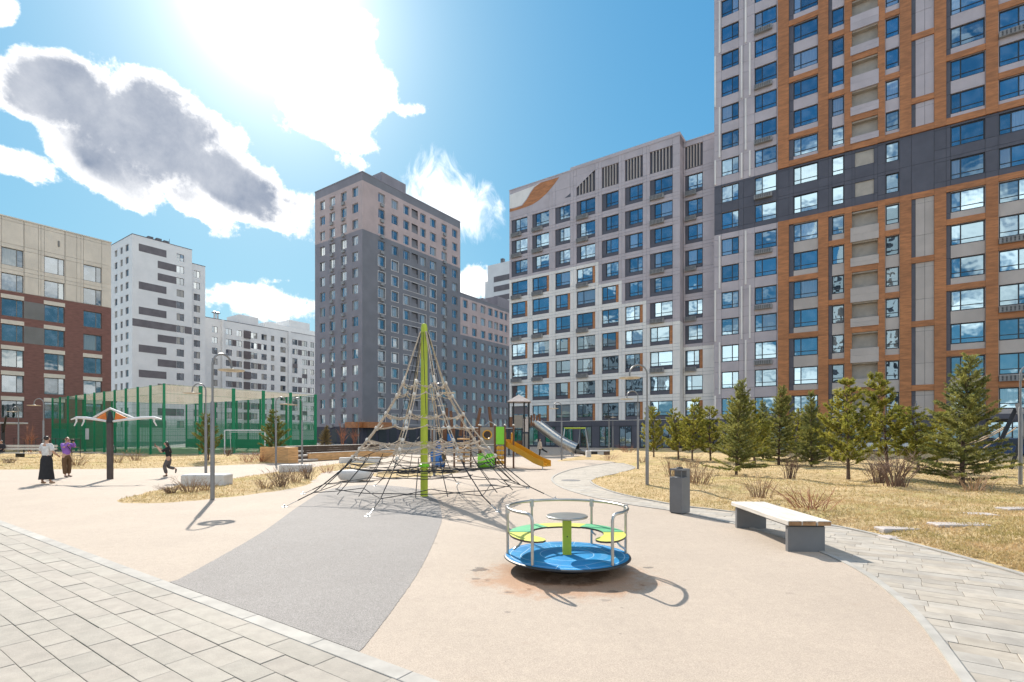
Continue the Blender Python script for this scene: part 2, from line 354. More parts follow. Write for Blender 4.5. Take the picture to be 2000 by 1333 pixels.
# ------------------------------------------------------------------ buildings
class Fr:
    """facade frame in the building's own coordinates: o origin, ang heading of the facade, outward normal on its right-hand side"""
    def __init__(s, o, ang): s.o = Vector(o); s.a = ang; s.e = Vector((math.cos(ang), math.sin(ang), 0)); s.n = Vector((math.sin(ang), -math.cos(ang), 0))
    def p(s, u, v, w=0.0): return s.o+s.e*u+Vector((0, 0, v))+s.n*w
def fbox(mb, F, u0, v0, u1, v1, w0, w1, m=0, back=False):
    c = [F.p(u, v, w) for w in (w0, w1) for u, v in ((u0, v0), (u1, v0), (u1, v1), (u0, v1))]
    fs = [(4, 5, 6, 7), (0, 1, 5, 4), (1, 2, 6, 5), (2, 3, 7, 6), (3, 0, 4, 7)]
    if back: fs.append((3, 2, 1, 0))
    return mb.add(c, fs, m)
def uniq(a):
    out = []
    for x in sorted(a):
        if not out or x-out[-1] > 1e-3: out.append(x)
    return out
def cells(u0, u1, v0, v1, holes, us=(), vs=()):
    holes = [h for h in holes if h[2] > u0+1e-4 and h[0] < u1-1e-4 and h[3] > v0+1e-4 and h[1] < v1-1e-4]
    U = uniq([x for x in [u0, u1]+[h[i] for h in holes for i in (0, 2)]+list(us) if u0-1e-6 <= x <= u1+1e-6])
    V = uniq([x for x in [v0, v1]+[h[i] for h in holes for i in (1, 3)]+list(vs) if v0-1e-6 <= x <= v1+1e-6])
    for a, b in zip(U, U[1:]):
        for c, d in zip(V, V[1:]):
            x, y = (a+b)/2, (c+d)/2
            if not any(h[0] < x < h[2] and h[1] < y < h[3] for h in holes): yield a, c, b, d
def reveals(mb, F, holes, d, m=0, w=0.0):
    for h in holes:
        a, c, b, e = h[:4]
        for (p, q, r, s_) in (((a, c), (b, c), 0, 0), ((b, c), (b, e), 0, 0), ((b, e), (a, e), 0, 0), ((a, e), (a, c), 0, 0)):
            mb.quad(F.p(*p, w), F.p(*q, w), F.p(*q, w-d), F.p(*p, w-d), m)
def wall(bld, F, u0, u1, v0, v1, holes, zone, mats, us=(), vs=(), depth=.2, name='wall'):
    mb = MB()
    for a, c, b, d in cells(u0, u1, v0, v1, holes, us, vs):
        mb.quad(F.p(a, c), F.p(b, c), F.p(b, d), F.p(a, d), zone((a+b)/2, (c+d)/2))
    hs = [h for h in holes if u0-1e-4 <= h[0] and h[2] <= u1+1e-4 and v0-1e-4 <= h[1] and h[3] <= v1+1e-4]
    for h in hs:
        o = len(mb.f); reveals(mb, F, [h], depth, zone(h[0]-.05, (h[1]+h[3])/2))
    return mb.obj(name, mats, bld)
class Panels:
    """cladding panels collected for one building; the largest 300 become parts, the rest one joined part"""
    def __init__(s, bld): s.bld = bld; s.items = []; s.cache = {}
    def add(s, F, u0, u1, v0, v1, holes, zone, mats, us=(), vs=(), w0=-.035, w1=0.0, gap=.011, ang=None):
        for a, c, b, d in cells(u0, u1, v0, v1, holes, us, vs):
            if b-a < .05 or d-c < .05: g = .002
            else: g = gap
            s.items.append(((b-a)*(d-c), F, a+g, c+g, b-g, d-g, w0, w1, mats[zone((a+b)/2, (c+d)/2)]))
    def finish(s, name='cladding_panel', limit=296):
        s.items.sort(key=lambda t: -t[0])
        for it in s.items[:limit]:
            _, F, a, c, b, d, w0, w1, m = it
            key = (round(b-a, 3), round(d-c, 3), round(w1-w0, 3), m.name)
            if key not in s.cache:
                mb = MB(); fbox(mb, Fr((0, 0, 0), 0), 0, 0, b-a, d-c, 0, w1-w0); s.cache[key] = mb.mesh(name, m)
            mobj(name, s.cache[key], s.bld, F.p(a, c, w0), F.a)
        rest = s.items[limit:]
        if rest:
            ms = []; mb = MB()
            for _, F, a, c, b, d, w0, w1, m in rest:
                if m not in ms: ms.append(m)
                fbox(mb, F, a, c, b, d, w0, w1, ms.index(m))
            stuff(mb.obj('small_cladding', ms, s.bld))
class Windows:
    def __init__(s, bld, pane, frame): s.bld = bld; s.pane = pane; s.frame = frame; s.c = {}
    def put(s, F, u0, v0, u1, v1, split=(.38,), low=.24, w=-.14, tilt=.009, t=.085, op=True):
        """a window set into its opening: frame bars, one pane per light"""
        W_, H_ = u1-u0, v1-v0; key = (round(W_, 3), round(H_, 3), split, low)
        xs = [0]+[W_*k for k in split]+[W_]
        if key not in s.c:
            f = MB(); L = Fr((0, 0, 0), 0)
            fbox(f, L, 0, 0, t, H_, -.05, .03); fbox(f, L, W_-t, 0, W_, H_, -.05, .03)
            fbox(f, L, t, 0, W_-t, t, -.05, .028); fbox(f, L, t, H_-t, W_-t, H_, -.05, .028)
            for x in xs[1:-1]: fbox(f, L, x-t*.55, t, x+t*.55, H_-t, -.05, .02)
            if low: fbox(f, L, t, H_*low-t*.4, W_-t, H_*low+t*.4, -.05, .024)
            ps = []
            for a, b in zip(xs, xs[1:]):
                p = MB(); p.quad(L.p(-(b-a)/2, 0), L.p((b-a)/2, 0), L.p((b-a)/2, H_), L.p(-(b-a)/2, H_)); ps.append(p.mesh('pane', s.pane))
            s.c[key] = (f.mesh('window', s.frame), ps)
        fm, ps = s.c[key]
        wo_ = mobj('window', fm, s.bld, F.p(u0, v0, w), F.a)
        for (a, b), me in zip(zip(xs, xs[1:]), ps):
            po = mobj('pane', me, wo_, ((a+b)/2, .005, 0))
            po.rotation_euler = (rng.gauss(0, tilt*.5), 0, rng.gauss(0, tilt))
        return wo_
def ac_mesh():
    f = MB(); L = Fr((0, 0, 0), 0)
    fbox(f, L, 0, 0, 1.0, .5, 0, .32, 0, True)
    for i in range(9): fbox(f, L, .06+i*.1, .05, .1+i*.1, .45, .32, .335, 1)
    for i in range(3): fbox(f, L, .05, .09+i*.14, .95, .115+i*.14, .335, .345, 0)
    return f.mesh('ac_basket', [M['greyb'], M['gap']])
M['greyb'] = mat('ac_basket_grey', (.30, .29, .285), .6, .1, 3)

# ---- the long facade on the right: a ten-storey block and the tower beside it lie in one plane
O = Vector((.44, 73.9, 0))
def su(px):
    r = (px-1000)/F_PX; return (r*O.y-O.x)/(.8206+.5715*r)
def sz(px, py):
    u = su(px); return u, zat(py, O.y-.5715*u)
TOP = [5.72+2.96*k for k in range(18)]
blk = thing('apartment_block', O, TA, 'ten storey block with white lower grid and an orange swoosh under its roof', 'building')
FB = Fr((0, 0, 0), 0)
cols = [(999, 1030, 1006), (1039.4, 1072.2, 1045.5), (1084.4, 1113.5, 1092.2), (1126, 1162.4, 1132.4), (1175.4, 1208.2, 1183.2), (1220.7, 1255.4, 1228.7), (1269.3, 1313.7, 1277.6)]
Lb, Rb, Re = su(994.8), su(1328), su(1395)
REC = 1.3
kmax = [6, 6, 6, 6, 5, 4, 3, 2]
wcols = [tuple(su(x) for x in c) for c in cols]
FR = Fr((0, REC, 0), 0)                       # the set-back strip between block and tower
def shift(px):                                # u of a pixel on the set-back plane
    r = (px-1000)/F_PX; ox, oy = O.x+U1.x*REC, O.y+U1.y*REC
    return (r*oy-ox)/(.8206+.5715*r)
wcols.append((shift(1338), shift(1372.5), shift(1342.8)))
ROOF = 36.7
bounds = [Lb]+[(wcols[i][1]+wcols[i+1][0])/2 for i in range(6)]+[Rb]
pan = Panels(blk); win = Windows(blk, M['pane'], M['frame']); acm = ac_mesh()
base = MB(); fins_m = None
niche_m = MB()
for c in range(8):
    F = FB if c < 7 else FR
    a, b = (bounds[c], bounds[c+1]) if c < 7 else (Rb+.02, Re)
    n0, n1, g0 = wcols[c]
    holes = [(n0, TOP[k]-2.2, n1, TOP[k]) for k in range(10)]
    zlim = TOP[kmax[c]]+.42
    zone = lambda u, v, z=zlim: 1 if v < z else 0
    vsx = [zlim]+[TOP[k]+.38 for k in range(10)]+[34.6]
    usx = [n0, n1]
    vent = c >= 3
    ph = list(holes)
    if vent: ph.append((n0, 33.15 if c < 7 else 33.1, n1, 35.8))
    pan.add(F, a, b, 3.45, ROOF-(0 if c < 7 else .35), ph, zone, [M['grey'], M['white']], usx, vsx)
    for k in range(10):
        t = TOP[k]; wh = t < zlim
        gl0, gl1 = (g0, n1)
        if wh:
            orange = (c+1+k) % 2 == 0
            if orange: gl0, gl1 = n0, n1-.38
            else: gl0, gl1 = n0, n1
            # niche lining
        sp = (.36,) if (gl1-gl0) > 2.0 or c % 2 == 0 else (.62,)
        win.put(F, gl0+.02, t-1.76, gl1-.02, t, sp, .24, -.2)
        side = M['dark']
        q = MB(); fbox(q, F, n0, t-2.2, (n1 if not (wh and orange) else n1-.38), t-1.77, -.3, -.1); q.obj('spandrel_panel', M['dark'], blk)
        if wh and orange:
            q = MB(); fbox(q, F, n1-.375, t-2.2, n1, t, -.3, -.08); q.obj('side_panel', M['orange'], blk)
        elif not wh and g0-n0 > .1:
            q = MB(); fbox(q, F, n0, t-1.765, g0+.015, t, -.3, -.1); q.obj('side_panel', M['dark'], blk)
        reveals(niche_m, F, [(n0, t-2.2, n1, t)], .3, 1 if wh else 0)
        if c in (0, 1, 3, 6, 7) and k in (9, 8, 6, 4, 2):
            o = mobj('ac_basket', acm, blk, F.p(n0+.05, t-2.5, .005), F.a); o.scale = ((n1-n0)*.62, 1, 1)
    if vent:                                   # louvred openings under the parapet
        lo, hi = 33.15, 35.75
        q = MB(); fbox(q, F, n0, lo, n1, hi+.05, -.3, -.2); q.obj('vent_recess', M['dark'], blk)
        reveals(niche_m, F, [(n0, lo, n1, hi+.05)], .25, 0)
        nb = 6 if c != 6 else 7
        for i in range(nb-1):
            x = n0+(n1-n0)*(i+1)/nb; h1 = hi
            if c == 3: h1 = lo+(hi-lo)*(.42+.58*(i+1)/nb)
            q = MB(); fbox(q, F, x-.055, lo, x+.055, h1, -.2, .02); q.obj('vent_slat', M['greyw'], blk)
        if c == 3:
            q = MB()
            pts = [F.p(n0, hi+.05, .004), F.p(n0, lo+(hi-lo)*.4, .004), F.p(n1-.1, hi+.05, .004)]
            q.add(pts, ((0, 1, 2),)); q.obj('vent_cover', M['grey'], blk)
niche_m.obj('niche_lining', [M['grey'], M['white']], blk)
# body, roof, set-back side wall, plinth
body = MB()
body.box(Lb, .34, 0, Rb-.03, 15, ROOF-.1); body.box(Rb-.03, REC+.34, 0, Re, 15, ROOF-.5)
body.obj('wall_core', M['gap'], blk)
q = MB(); FS = Fr((Rb, 0, 0), R(90))
for k in range(12):
    z0, z1 = (3.45, TOP[0]+.38) if k == 0 else (TOP[k-1]+.38, min(TOP[k]+.38 if k < 10 else ROOF, ROOF))
    if z1 > z0: pan.items.append((9, FS, .0, z0, REC, z1-.012, -.025, 0.0, M['grey'] if z1 > TOP[3]+.5 else M['white']))
q = MB(); q.box(Lb-.05, -.04, ROOF-.02, Rb+.04, 15.1, ROOF+.12); q.obj('parapet_cap', M['grey'], blk)
q = MB(); q.box(Rb+.06, REC-.04, ROOF-.35, Re-.01, 15.0, ROOF-.22); q.obj('parapet_cap', M['grey'], blk)
q = MB(); q.box(su(1114), -.03, ROOF+.12, Rb, 14.8, ROOF+.42); q.obj('raised_parapet', M['grey'], blk)
# swoosh panels painted in relief under the roof edge
def facepoly(pts, F, w, name, m):
    P = [sz(*p) for p in pts]; tri = tessellate_polygon([[Vector((u, v, 0)) for u, v in P]]); n = len(P); mb = MB()
    mb.add([F.p(u, v, w) for u, v in P]+[F.p(u, v, 0) for u, v in P], [t if (P[t[1]][0]-P[t[0]][0])*(P[t[2]][1]-P[t[0]][1])-(P[t[1]][1]-P[t[0]][1])*(P[t[2]][0]-P[t[0]][0]) > 0 else (t[0], t[2], t[1]) for t in tri]+[(i, (i+1) % n, (i+1) % n+n, i+n) for i in range(n)])
    return mb.obj(name, m, blk)
z3 = lambda L: [(970+x/3.602, 230+y/3.602) for x, y in L]
facepoly(z3([(92, 645), (130, 638), (180, 620), (212, 580), (240, 530), (268, 490), (312, 458), (440, 420), (405, 470), (355, 530), (300, 580), (255, 610), (205, 630), (150, 648), (92, 665)]), FB, .03, 'orange_swoosh', M['orange'])
facepoly(z3([(92, 545), (308, 464), (264, 488), (236, 526), (208, 576), (176, 616), (128, 633), (92, 640)]), FB, .02, 'pale_swoosh', M['white'])
facepoly(z3([(478, 568), (520, 532), (520, 556)]), FB, .02, 'dark_wedge', M['dark'])
# ground storey
gl = MB()
for i in range(9):
    u0 = Lb+.6+i*(Rb-Lb)/9; win.put(FB, u0, .15, u0+1.6, 2.75, (.5,), .2, .02)
FP = Fr((0, .0, 0), 0)
pan.add(FP, Lb, Rb, 2.8, 3.42, [], lambda u, v: 0, [M['dark']], [Lb+i*2.6 for i in range(1, 10)], ())
pan.add(FP, Lb, Rb, 0, 2.78, [(Lb+.6+i*(Rb-Lb)/9, .15, Lb+.6+i*(Rb-Lb)/9+1.6, 2.75) for i in range(9)], lambda u, v: 0, [M['dark']])
pan.finish()

# ---- tower
tw = thing('apartment_tower', O, TA, 'tallest tower with orange grid, grey panels and a dark band across two storeys', 'building')
FT = Fr((0, 0, 0), 0)
pan = Panels(tw); win = Windows(tw, M['pane'], M['frame'])
TT, BLO, BHI = 53.2, 24.1, 29.6
KT = range(17)
T0, T1 = su(1395), su(2190)
GO = su(1519.5)                                # where the orange frame starts
nich = MB()
inband = lambda v: BLO < v < BHI
# left grey part with two window columns and staggered white fins
t1 = (su(1409), su(1443)); t2 = (su(1473.9), su(1517))
holes = [(t1[0], TOP[k]-1.86, t1[1], TOP[k]) for k in KT]
mid = (su(1456)+su(1449))/2
pan.add(FT, T0, mid, 3.4, TT, holes, lambda u, v: 1 if inband(v) else 0, [M['grey'], M['dark']], (), [BLO, BHI])
holes2 = [(t2[0], TOP[k]-1.86, t2[1], TOP[k]) for k in KT]
pan.add(FT, mid, GO, 3.4, TT, holes2, lambda u, v: 1 if inband(v) else 0, [M['grey'], M['dark']], (), [BLO, BHI])
reveals(nich, FT, holes+holes2, .2, 0)
acm2 = acm
for k in KT:
    win.put(FT, t1[0]+.01, TOP[k]-1.85, t1[1]-.01, TOP[k]-.01, (.62,), .23)
    win.put(FT, t2[0]+.01, TOP[k]-1.85, t2[1]-.01, TOP[k]-.01, (.34,), .25)
    if k % 2 == 0 and k < 7 or k in (8, 10, 12, 14):
        o = mobj('ac_basket', acm, tw, FT.p(t2[0]-.02, TOP[k]-2.45, .03), FT.a); o.scale = (1.75, 1, .9)
for zi, (z0, z1) in enumerate([(3.5, 6.05), (6.2, 12.0), (12.15, 17.9), (18.05, 23.9), (29.75, 32.5), (32.7, 38.3), (38.5, 44.2), (44.4, 50.2)]):
    sets = ([su(1406), su(1457)], [su(1397.5), su(1449), su(1465)])
    for u in sets[(0 if zi in (1, 3, 5, 7) else 1)]:
        q = MB(); fbox(q, FT, u-.1, z0, u+.06, z1, 0, .1); q.obj('fin', M['white'], tw)
# orange grid bays: (niche left, niche right, window left, window right, kind, parity)
bays = [(su(1541), su(1598.2), su(1549.8), su(1597.6), 'w', 0), (su(1618), su(1649.2), su(1625), su(1648.6), 'w', 1), (su(1664), su(1714.3), 0, 0, 'b', 0),
        (su(1728.5), su(1757), su(1729.7), su(1756), 'w', 1), (su(1780), su(1824.5), su(1788), 0, 'x', 0), (su(1848), su(1925), su(1856.5), su(1923.8), 'w', 1),
        (su(1949.5), su(2036), su(1951), su(2034), 'w', 0), (su(2060), su(2110), su(2066), su(2109), 'w', 1)]
M['taupe'] = mat('taupe_balcony_wall', (.46, .40, .34), .8, .06, 1.5)
tz = [3.4]+[TOP[k]+.02 for k in KT]
for bi, (n0, n1, w0, w1, kind, par) in enumerate(bays):
    pl0 = GO if bi == 0 else (bays[bi-1][1]); 
    # pier on the left of the bay
    for k in range(18):
        za = 3.42 if k == 0 else TOP[k-1]+.02; zb = TOP[k]+.02 if k < 17 else TT
        for lo, hi in (((za, min(zb, BLO-.02)) if za < BLO else (max(za, BHI+.02), zb)),):
            if hi-lo > .1:
                x0, x1 = pl0, n0; nsub = 2 if x1-x0 > 1.3 else 1
                for j in range(nsub):
                    pan.items.append((4 if bi < 7 else .01, FT, x0+(x1-x0)*j/nsub+.004, lo+.006, x0+(x1-x0)*(j+1)/nsub-.004, hi-.006, -.03, .14, M['orange']))
    # the band
    hb = [(w0, TOP[k]-1.82, w1, TOP[k]) for k in (7, 8)] if kind == 'w' else ([(n0+.25, TOP[k]-1.5, n1-.3, TOP[k]-.1) for k in (7, 8)] if kind == 'b' else [])
    pan.add(FT, pl0, n1, BLO, BHI, hb, lambda u, v: 0, [M['dark']], [n0], [TOP[7]+.3])
    for h in hb:
        if kind == 'w': win.put(FT, h[0]+.01, h[1]+.01, h[2]-.01, h[3]-.01, (.3,) if h[2]-h[0] > 1.6 else (), .25)
        else:
            q = MB(); fbox(q, FT, h[0], h[1], h[2], h[3], -.2, -.1); q.obj('balcony_screen', M['taupe'], tw)
    reveals(nich, FT, hb, .2, 1)
    # beams
    bz = [(BLO-.55, BLO-.02), (BHI+.02, BHI+.6)]
    ks = ([0, 2, 4] if par == 0 else [1, 3, 5])+([9, 11, 13, 15] if par == 0 else [10, 12, 14])
    bz += [(TOP[k]+.03, TOP[k]+.56) for k in ks]
    for lo, hi in bz: pan.items.append((5 if bi < 7 else .01, FT, n0+.004, lo, n1-.004, hi, -.03, .12, M['orange']))
    bz = sorted(bz)
    # fields between beams
    spans = []
    z = 3.42
    for lo, hi in bz:
        if lo-z > .2: spans.append((z, lo-.003))
        z = hi+.003
        if abs(hi-(BLO-.02)) < .01: z = BHI+.6
    spans.append((z, TT))
    for lo, hi in spans:
        if inband((lo+hi)/2): continue
        hs = []
        if kind == 'w':
            hs = [(w0, max(TOP[k]-1.82, lo), w1, TOP[k]) for k in KT if lo < TOP[k]-1 and TOP[k] <= hi+.1]
            hs = [(a, b, c, min(d, hi)) for a, b, c, d in hs]
            pan.add(FT, n0, n1, lo, hi, hs, lambda u, v, w0=w0: 1 if (u < w0 and w0-n0 > .15) else 0, [M['greyw'] if lo < BLO else M['grey'], M['dark']], [w0])
            for h in hs:
                sp = (.3,) if h[2]-h[0] > 1.6 else ()
                if bi == 6: sp = (.48,)
                win.put(FT, h[0]+.01, h[1]+.01, h[2]-.01, h[3]-.01, sp, .25)
            reveals(nich, FT, hs, .2, 0)
        elif kind == 'x':
            md = (w0+n1)/2
            pan.add(FT, n0, n1, lo, hi, [], lambda u, v, w0=w0: 1 if u < w0 else 0, [M['greyw'] if lo < BLO else M['grey'], M['dark']], [w0, md], [TOP[k]-.4 for k in KT if lo < TOP[k]-.4 < hi])
        else:                                   # balconies: recessed wall, solid front
            q = MB(); fbox(q, FT, n0, lo, n1, hi, -.56, -.5); q.obj('balcony_wall', M['taupe'], tw)
            reveals(nich, FT, [(n0, lo, n1, hi)], .5, 2)
            for k in KT:
                if lo < TOP[k]-1 and TOP[k] <= hi+.2:
                    f0 = max(TOP[k]-2.95, lo-.0); f1 = TOP[k]-1.55
                    if f1-f0 < .3: continue
                    for j in range(2):
                        q = MB(); fbox(q, FT, n0-.12, f0+(f1-f0)*j/2+.004, n1+.08, f0+(f1-f0)*(j+1)/2-.004, -.12, .2, 0, True); q.obj('balcony_front', M['greyw'] if lo < BLO else M['grey'], tw)
                    q = MB(); fbox(q, FT, n0, TOP[k]-.12, n1, TOP[k]+.02, -.5, -.02, 0, True); q.obj('balcony_slab', M['taupe'], tw)
        if kind == 'w' and bi == 6:
            for k in (5, 3, 1, 8, 11):
                if lo < TOP[k]-1 and TOP[k] <= hi+.1:
                    o = mobj('ac_basket', acm, tw, FT.p(w0-.02, TOP[k]-2.42, .03), FT.a); o.scale = (2.6, 1, 1)
nich.obj('niche_lining', [M['grey'], M['dark'], M['taupe']], tw)
# end pier and strip beyond the last bay
for k in range(18):
    za = 3.42 if k == 0 else TOP[k-1]+.02; zb = TOP[k]+.02 if k < 17 else TT
    pan.items.append((.01, FT, bays[-1][1]+.004, za, T1, zb, -.03, .14, M['orange']))
# ground storey with glazed shopfronts between dark piers
x = T0; i = 0
while x < T1-3:
    pan.items.append((6, FT, x, .02, x+1.1, 3.38, -.03, 0.0, M['dark']))
    pan.items.append((6, FT, x+1.12, 2.85, x+3.6, 3.38, -.03, 0.0, M['dark']))
    win.put(FT, x+1.13, .05, x+3.59, 2.83, (.33, .66), .8, -.1); x += 3.62
q = MB(); fbox(q, FT, su(1925), 3.0, su(1972), 3.42, .02, 2.2, 0, True); q.obj('entrance_canopy', M['dark'], tw)
body = MB(); body.box(T0+.02, .62, 0, T1, 18, TT+1); 
mbx = MB()
# left corner return of the tower next to the set-back strip
body.obj('wall_core', M['gap'], tw)
q = MB(); q.box(T0, .0, 3.4, T0+.02, REC+.3, TT+1); q.obj('corner_return', M['grey'], tw)
q = MB(); q.box(T0-.05, -.05, TT, T1, 18, TT+1); q.obj('parapet_cap', M['grey'], tw)
pan.finish()

# ---- dark grey tower with pink upper storeys
CO = Vector((-28.2, 97.6, 0))
gt = thing('apartment_tower', CO, TA, 'grey tower with pink top storeys behind the climbing net', 'building')
M['gt_grey'] = mat('plum_grey_render', (.275,.245,.262), .7, .06, .3, rnd=.02, detail=8)
M['gt_grey2'] = mat('slate_grey_render', (.215,.205,.218), .7, .06, .3, detail=8)
M['gt_pink'] = mat('pink_render', (.53,.40,.37), .7, .06, .3, detail=8)
M['gt_dark'] = mat('dark_plinth', (.06, .055, .075), .7, .1, .5)
FA = Fr((0, 0, 0), 0); FBq = Fr((0, 0, 0), R(90))
def sA(px, o=CO):
    r = (px-1000)/F_PX; return (r*o.y-o.x)/(.8206+.5715*r)          # along DD from the corner
def sB(px, o=CO):
    r = (px-1000)/F_PX; return (r*o.y-o.x)/(.5715-.8206*r)          # along U1 from the corner
GT = [5.7+3.085*k for k in range(15)]
GTOP = 51.2
zn = lambda u, v: 3 if v < 3.3 else (0 if v < 40.5 else (1 if v < 49.7 else 0))
colsA = [(624.8, 634.6), (643.7, 654.2), (665.6, 676.8), (687.8, 699.2)]
colsB = [(739, 752), (764.9, 777.6), (788, 799.4), (804, 816), (821, 831.8), (840, 851.8), (862.6, 872.9), (883.3, 893.2)]
hA = [(sA(a), GT[k]-1.8, sA(b), GT[k]) for a, b in colsA for k in range(15)]
hB = [(sB(a), GT[k]-1.8, sB(b), GT[k]) for a, b in colsB for k in range(15)]
eA, eB = sA(615.2), sB(899)
gmats = [M['gt_grey'], M['gt_pink'], M['gt_dark'], M['gt_dark']]
wall(gt, FA, eA, 0, 0, GTOP, hA, zn, gmats, (), (3.3, 40.5, 49.7), .28)
gm2 = [M['gt_grey2'], M['gt_pink'], M['gt_dark'], M['gt_dark']]
wall(gt, FBq, 0, eB, 0, GTOP, hB, zn, gm2, (), (3.3, 40.5, 49.7), .28)
win = Windows(gt, M['pane_far'], M['framew'])
for h in hA: win.put(FA, *h[:4], (.5,), 0, -.25, .01, .06)
M['loggia'] = mat('loggia_wall', (.30, .25, .23), .8, .1)
for h in hB:
    if abs(h[0]-sB(804)) < .01:
        q = MB(); fbox(q, FBq, h[0], h[1], h[2], h[3], -1.0, -.9); q.obj('loggia_wall', M['loggia'], gt)
        q = MB(); fbox(q, FBq, h[0], h[1], h[2], h[1]+.7, -.2, -.1); q.obj('loggia_parapet', M['gt_grey2'], gt)
        q = MB(); reveals(q, FBq, [h], .9); q.obj('loggia_lining', M['gt_grey2'], gt)
    else: win.put(FBq, *h[:4], (.35,), 0, -.25, .01, .07)
acs = MB(); fbox(acs, Fr((0, 0, 0), 0), 0, 0, .8, .55, 0, .35, 0, True); acs_m = acs.mesh('ac_unit', M['greyb'])
for k in range(15):
    for c, F, f in ((1, FA, colsA), (2, FA, colsA), (0, FBq, colsB), (6, FBq, colsB)):
        s_ = sA if F is FA else sB
        mobj('ac_unit', acs_m, gt, F.p((s_(f[c][0])+s_(f[c][1]))/2-.4, GT[k]-2.6, 0), F.a)
# pale surround lines on the slate side
for k in range(0, 11):
    for a, b in ((0, 0), (1, 1), (2, 4), (5, 5)):
        u0, u1 = sB(colsB[a][0])-.12, sB(colsB[b][1])+.12; z0, z1 = GT[k]-1.92, GT[k]+.12
        q = MB()
        for r in ((u0, z1, u1, z1+.07), (u0, z0-.07, u1, z0), (u0, z0, u0+.07, z1), (u1-.07, z0, u1, z1)): fbox(q, FBq, *r, 0, .04)
        q.obj('window_surround', M['white'], gt)
q = MB(); q.box(eA+.02, .3, 0, -.35, eB-.02, GTOP-.05); q.obj('wall_core', M['gt_grey2'], gt)
q = MB(); q.box(eA-.05, -.05, GTOP, .05, eB+.05, GTOP+.2); q.obj('parapet_cap', M['gt_grey'], gt)
q = MB(); q.box(-7.5, 6, GTOP+.2, -1.5, 12.5, GTOP+3.0); q.box(-6.5, 3.2, GTOP+.2, -2, 6, GTOP+1.4); q.obj('roof_plant_room', M['gt_grey'], gt)
q = MB(); fbox(q, FA, -3.2, 3.0, .02, 4.1, .02, 1.5, 0, True); fbox(q, FBq, 0, 3.0, 6, 4.1, .02, 1.5, 0, True); q.obj('entrance_canopy', M['orange'], gt)
for i in range(6):
    q = MB(); fbox(q, FA, eA+1+i*2.3, .1, eA+2.6+i*2.3, 2.8, 0, .03); q.obj('shop_window', M['frame'], gt)
for i in range(10):
    q = MB(); fbox(q, FBq, 1.2+i*2.7, .1, 3.2+i*2.7, 2.8, 0, .03); q.obj('shop_window', M['frame'], gt)
# lower wing continuing behind
gw = thing('apartment_block', CO, TA, 'lower grey wing with pink top storeys attached behind the plum grey tower', 'building')
WT = [k for k in range(10)]
colsW = [(903.8, 913.4), (922.4, 931.4), (939, 948), (954, 962), (965.6, 972.8), (975.5, 983), (985.5, 991)]
hW = [(sB(a), GT[k]-1.8, sB(b), GT[k]) for a, b in colsW for k in range(10)]
WTOP = 34.7; wend = eB+34
znw = lambda u, v: 3 if v < 3.3 else (0 if v < 25.1 else (1 if v < 33.9 else 0))
wall(gw, FBq, eB, wend, 0, WTOP, hW, znw, gm2, (), (3.3, 25.1, 33.9), .28)
win = Windows(gw, M['pane_far'], M['framew'])
for h in hW: win.put(FBq, *h[:4], (.35,), 0, -.25, .01, .07)
q = MB(); q.box(-14, eB+.05, 0, -.3, wend, WTOP); q.obj('wall_core', M['gt_grey2'], gw)
q = MB(); q.box(-14, eB+.02, WTOP, .05, wend, WTOP+.2); q.obj('parapet_cap', M['gt_grey'], gw)
q = MB(); q.box(-6, eB+16, WTOP+.2, -1, eB+24, WTOP+3.0); q.box(-5, eB+11, WTOP+.2, -2, eB+13, WTOP+1.6); q.obj('roof_plant_room', M['gt_grey'], gw)

# ---- brick and cream building on the left
BO = Vector((-53.6, 69.3, 0))
bk = thing('apartment_block', BO, TB, 'cream building with red brick lower storeys left of the green court', 'building')
M['brick'] = mat('red_brick_cladding', (.235,.108,.085), .8, .12, 1.5, detail=8, stretch=(1, 1, 6), bump=.3, bscale=25)
M['cream'] = mat('cream_panel', (.74,.64,.52), .7, .04, .5, rnd=.02)
M['bgrey'] = mat('grey_infill', (.20, .19, .175), .7, .06, .6)
def sK(px):
    r = (px-1000)/F_PX; return (r*BO.y-BO.x)/(.5715-.8206*r)
FK = Fr((0, 0, 0), 0)
KTP = [5.72+3.0*k for k in range(7)]
kc = [(sK(163), sK(198.7)), (sK(86.5), sK(126)), (sK(2.7), sK(46))]
kc += [(kc[2][0]-(kc[1][0]-kc[2][0])*j, kc[2][1]-(kc[1][0]-kc[2][0])*j) for j in (1, 2, 3)]
hK = [(a, KTP[k]-2.05, b, KTP[k]) for a, b in kc for k in range(7)]
KL = -26; KTOP = 27.3; KB = 18.62
wall(bk, FK, KL, 0, 0, KB, [h for h in hK if h[3] < KB], lambda u, v: 0, [M['brick']], (), (), .25)
pan = Panels(bk)
pan.add(FK, KL, 0, KB+.02, KTOP, [h for h in hK if h[3] > KB], lambda u, v: 0, [M['cream']], [sK(x) for x in (48, 75, 80, 128, 150, 158)], [KTP[6]+.5, KTP[5]+.45, 26.9], gap=.014)
pan.finish()
win = Windows(bk, M['pane_brick'], M['bgrey'])
nm = MB()
for h in hK:
    win.put(FK, *h[:4], (.7,), 0, -.2, .008, .07); reveals(nm, FK, [h], .25)
    if h[3] < KB and not (abs(h[0]-kc[0][0]) < .01 and h[3] > 12):
        q = MB(); fbox(q, FK, h[0]-.05, h[3]+.02, h[2]+.05, h[3]+.5, 0, .03); q.obj('lintel_panel', M['cream'], bk)
nm.obj('niche_lining', M['cream'], bk)
for k in (3, 4):
    for j in (1, 3): q = MB(); fbox(q, FK, kc[j+1][1]+.02, KTP[k]-2.05, kc[j][0]-.02, KTP[k], 0, .02); q.obj('infill_panel', M['bgrey'], bk)
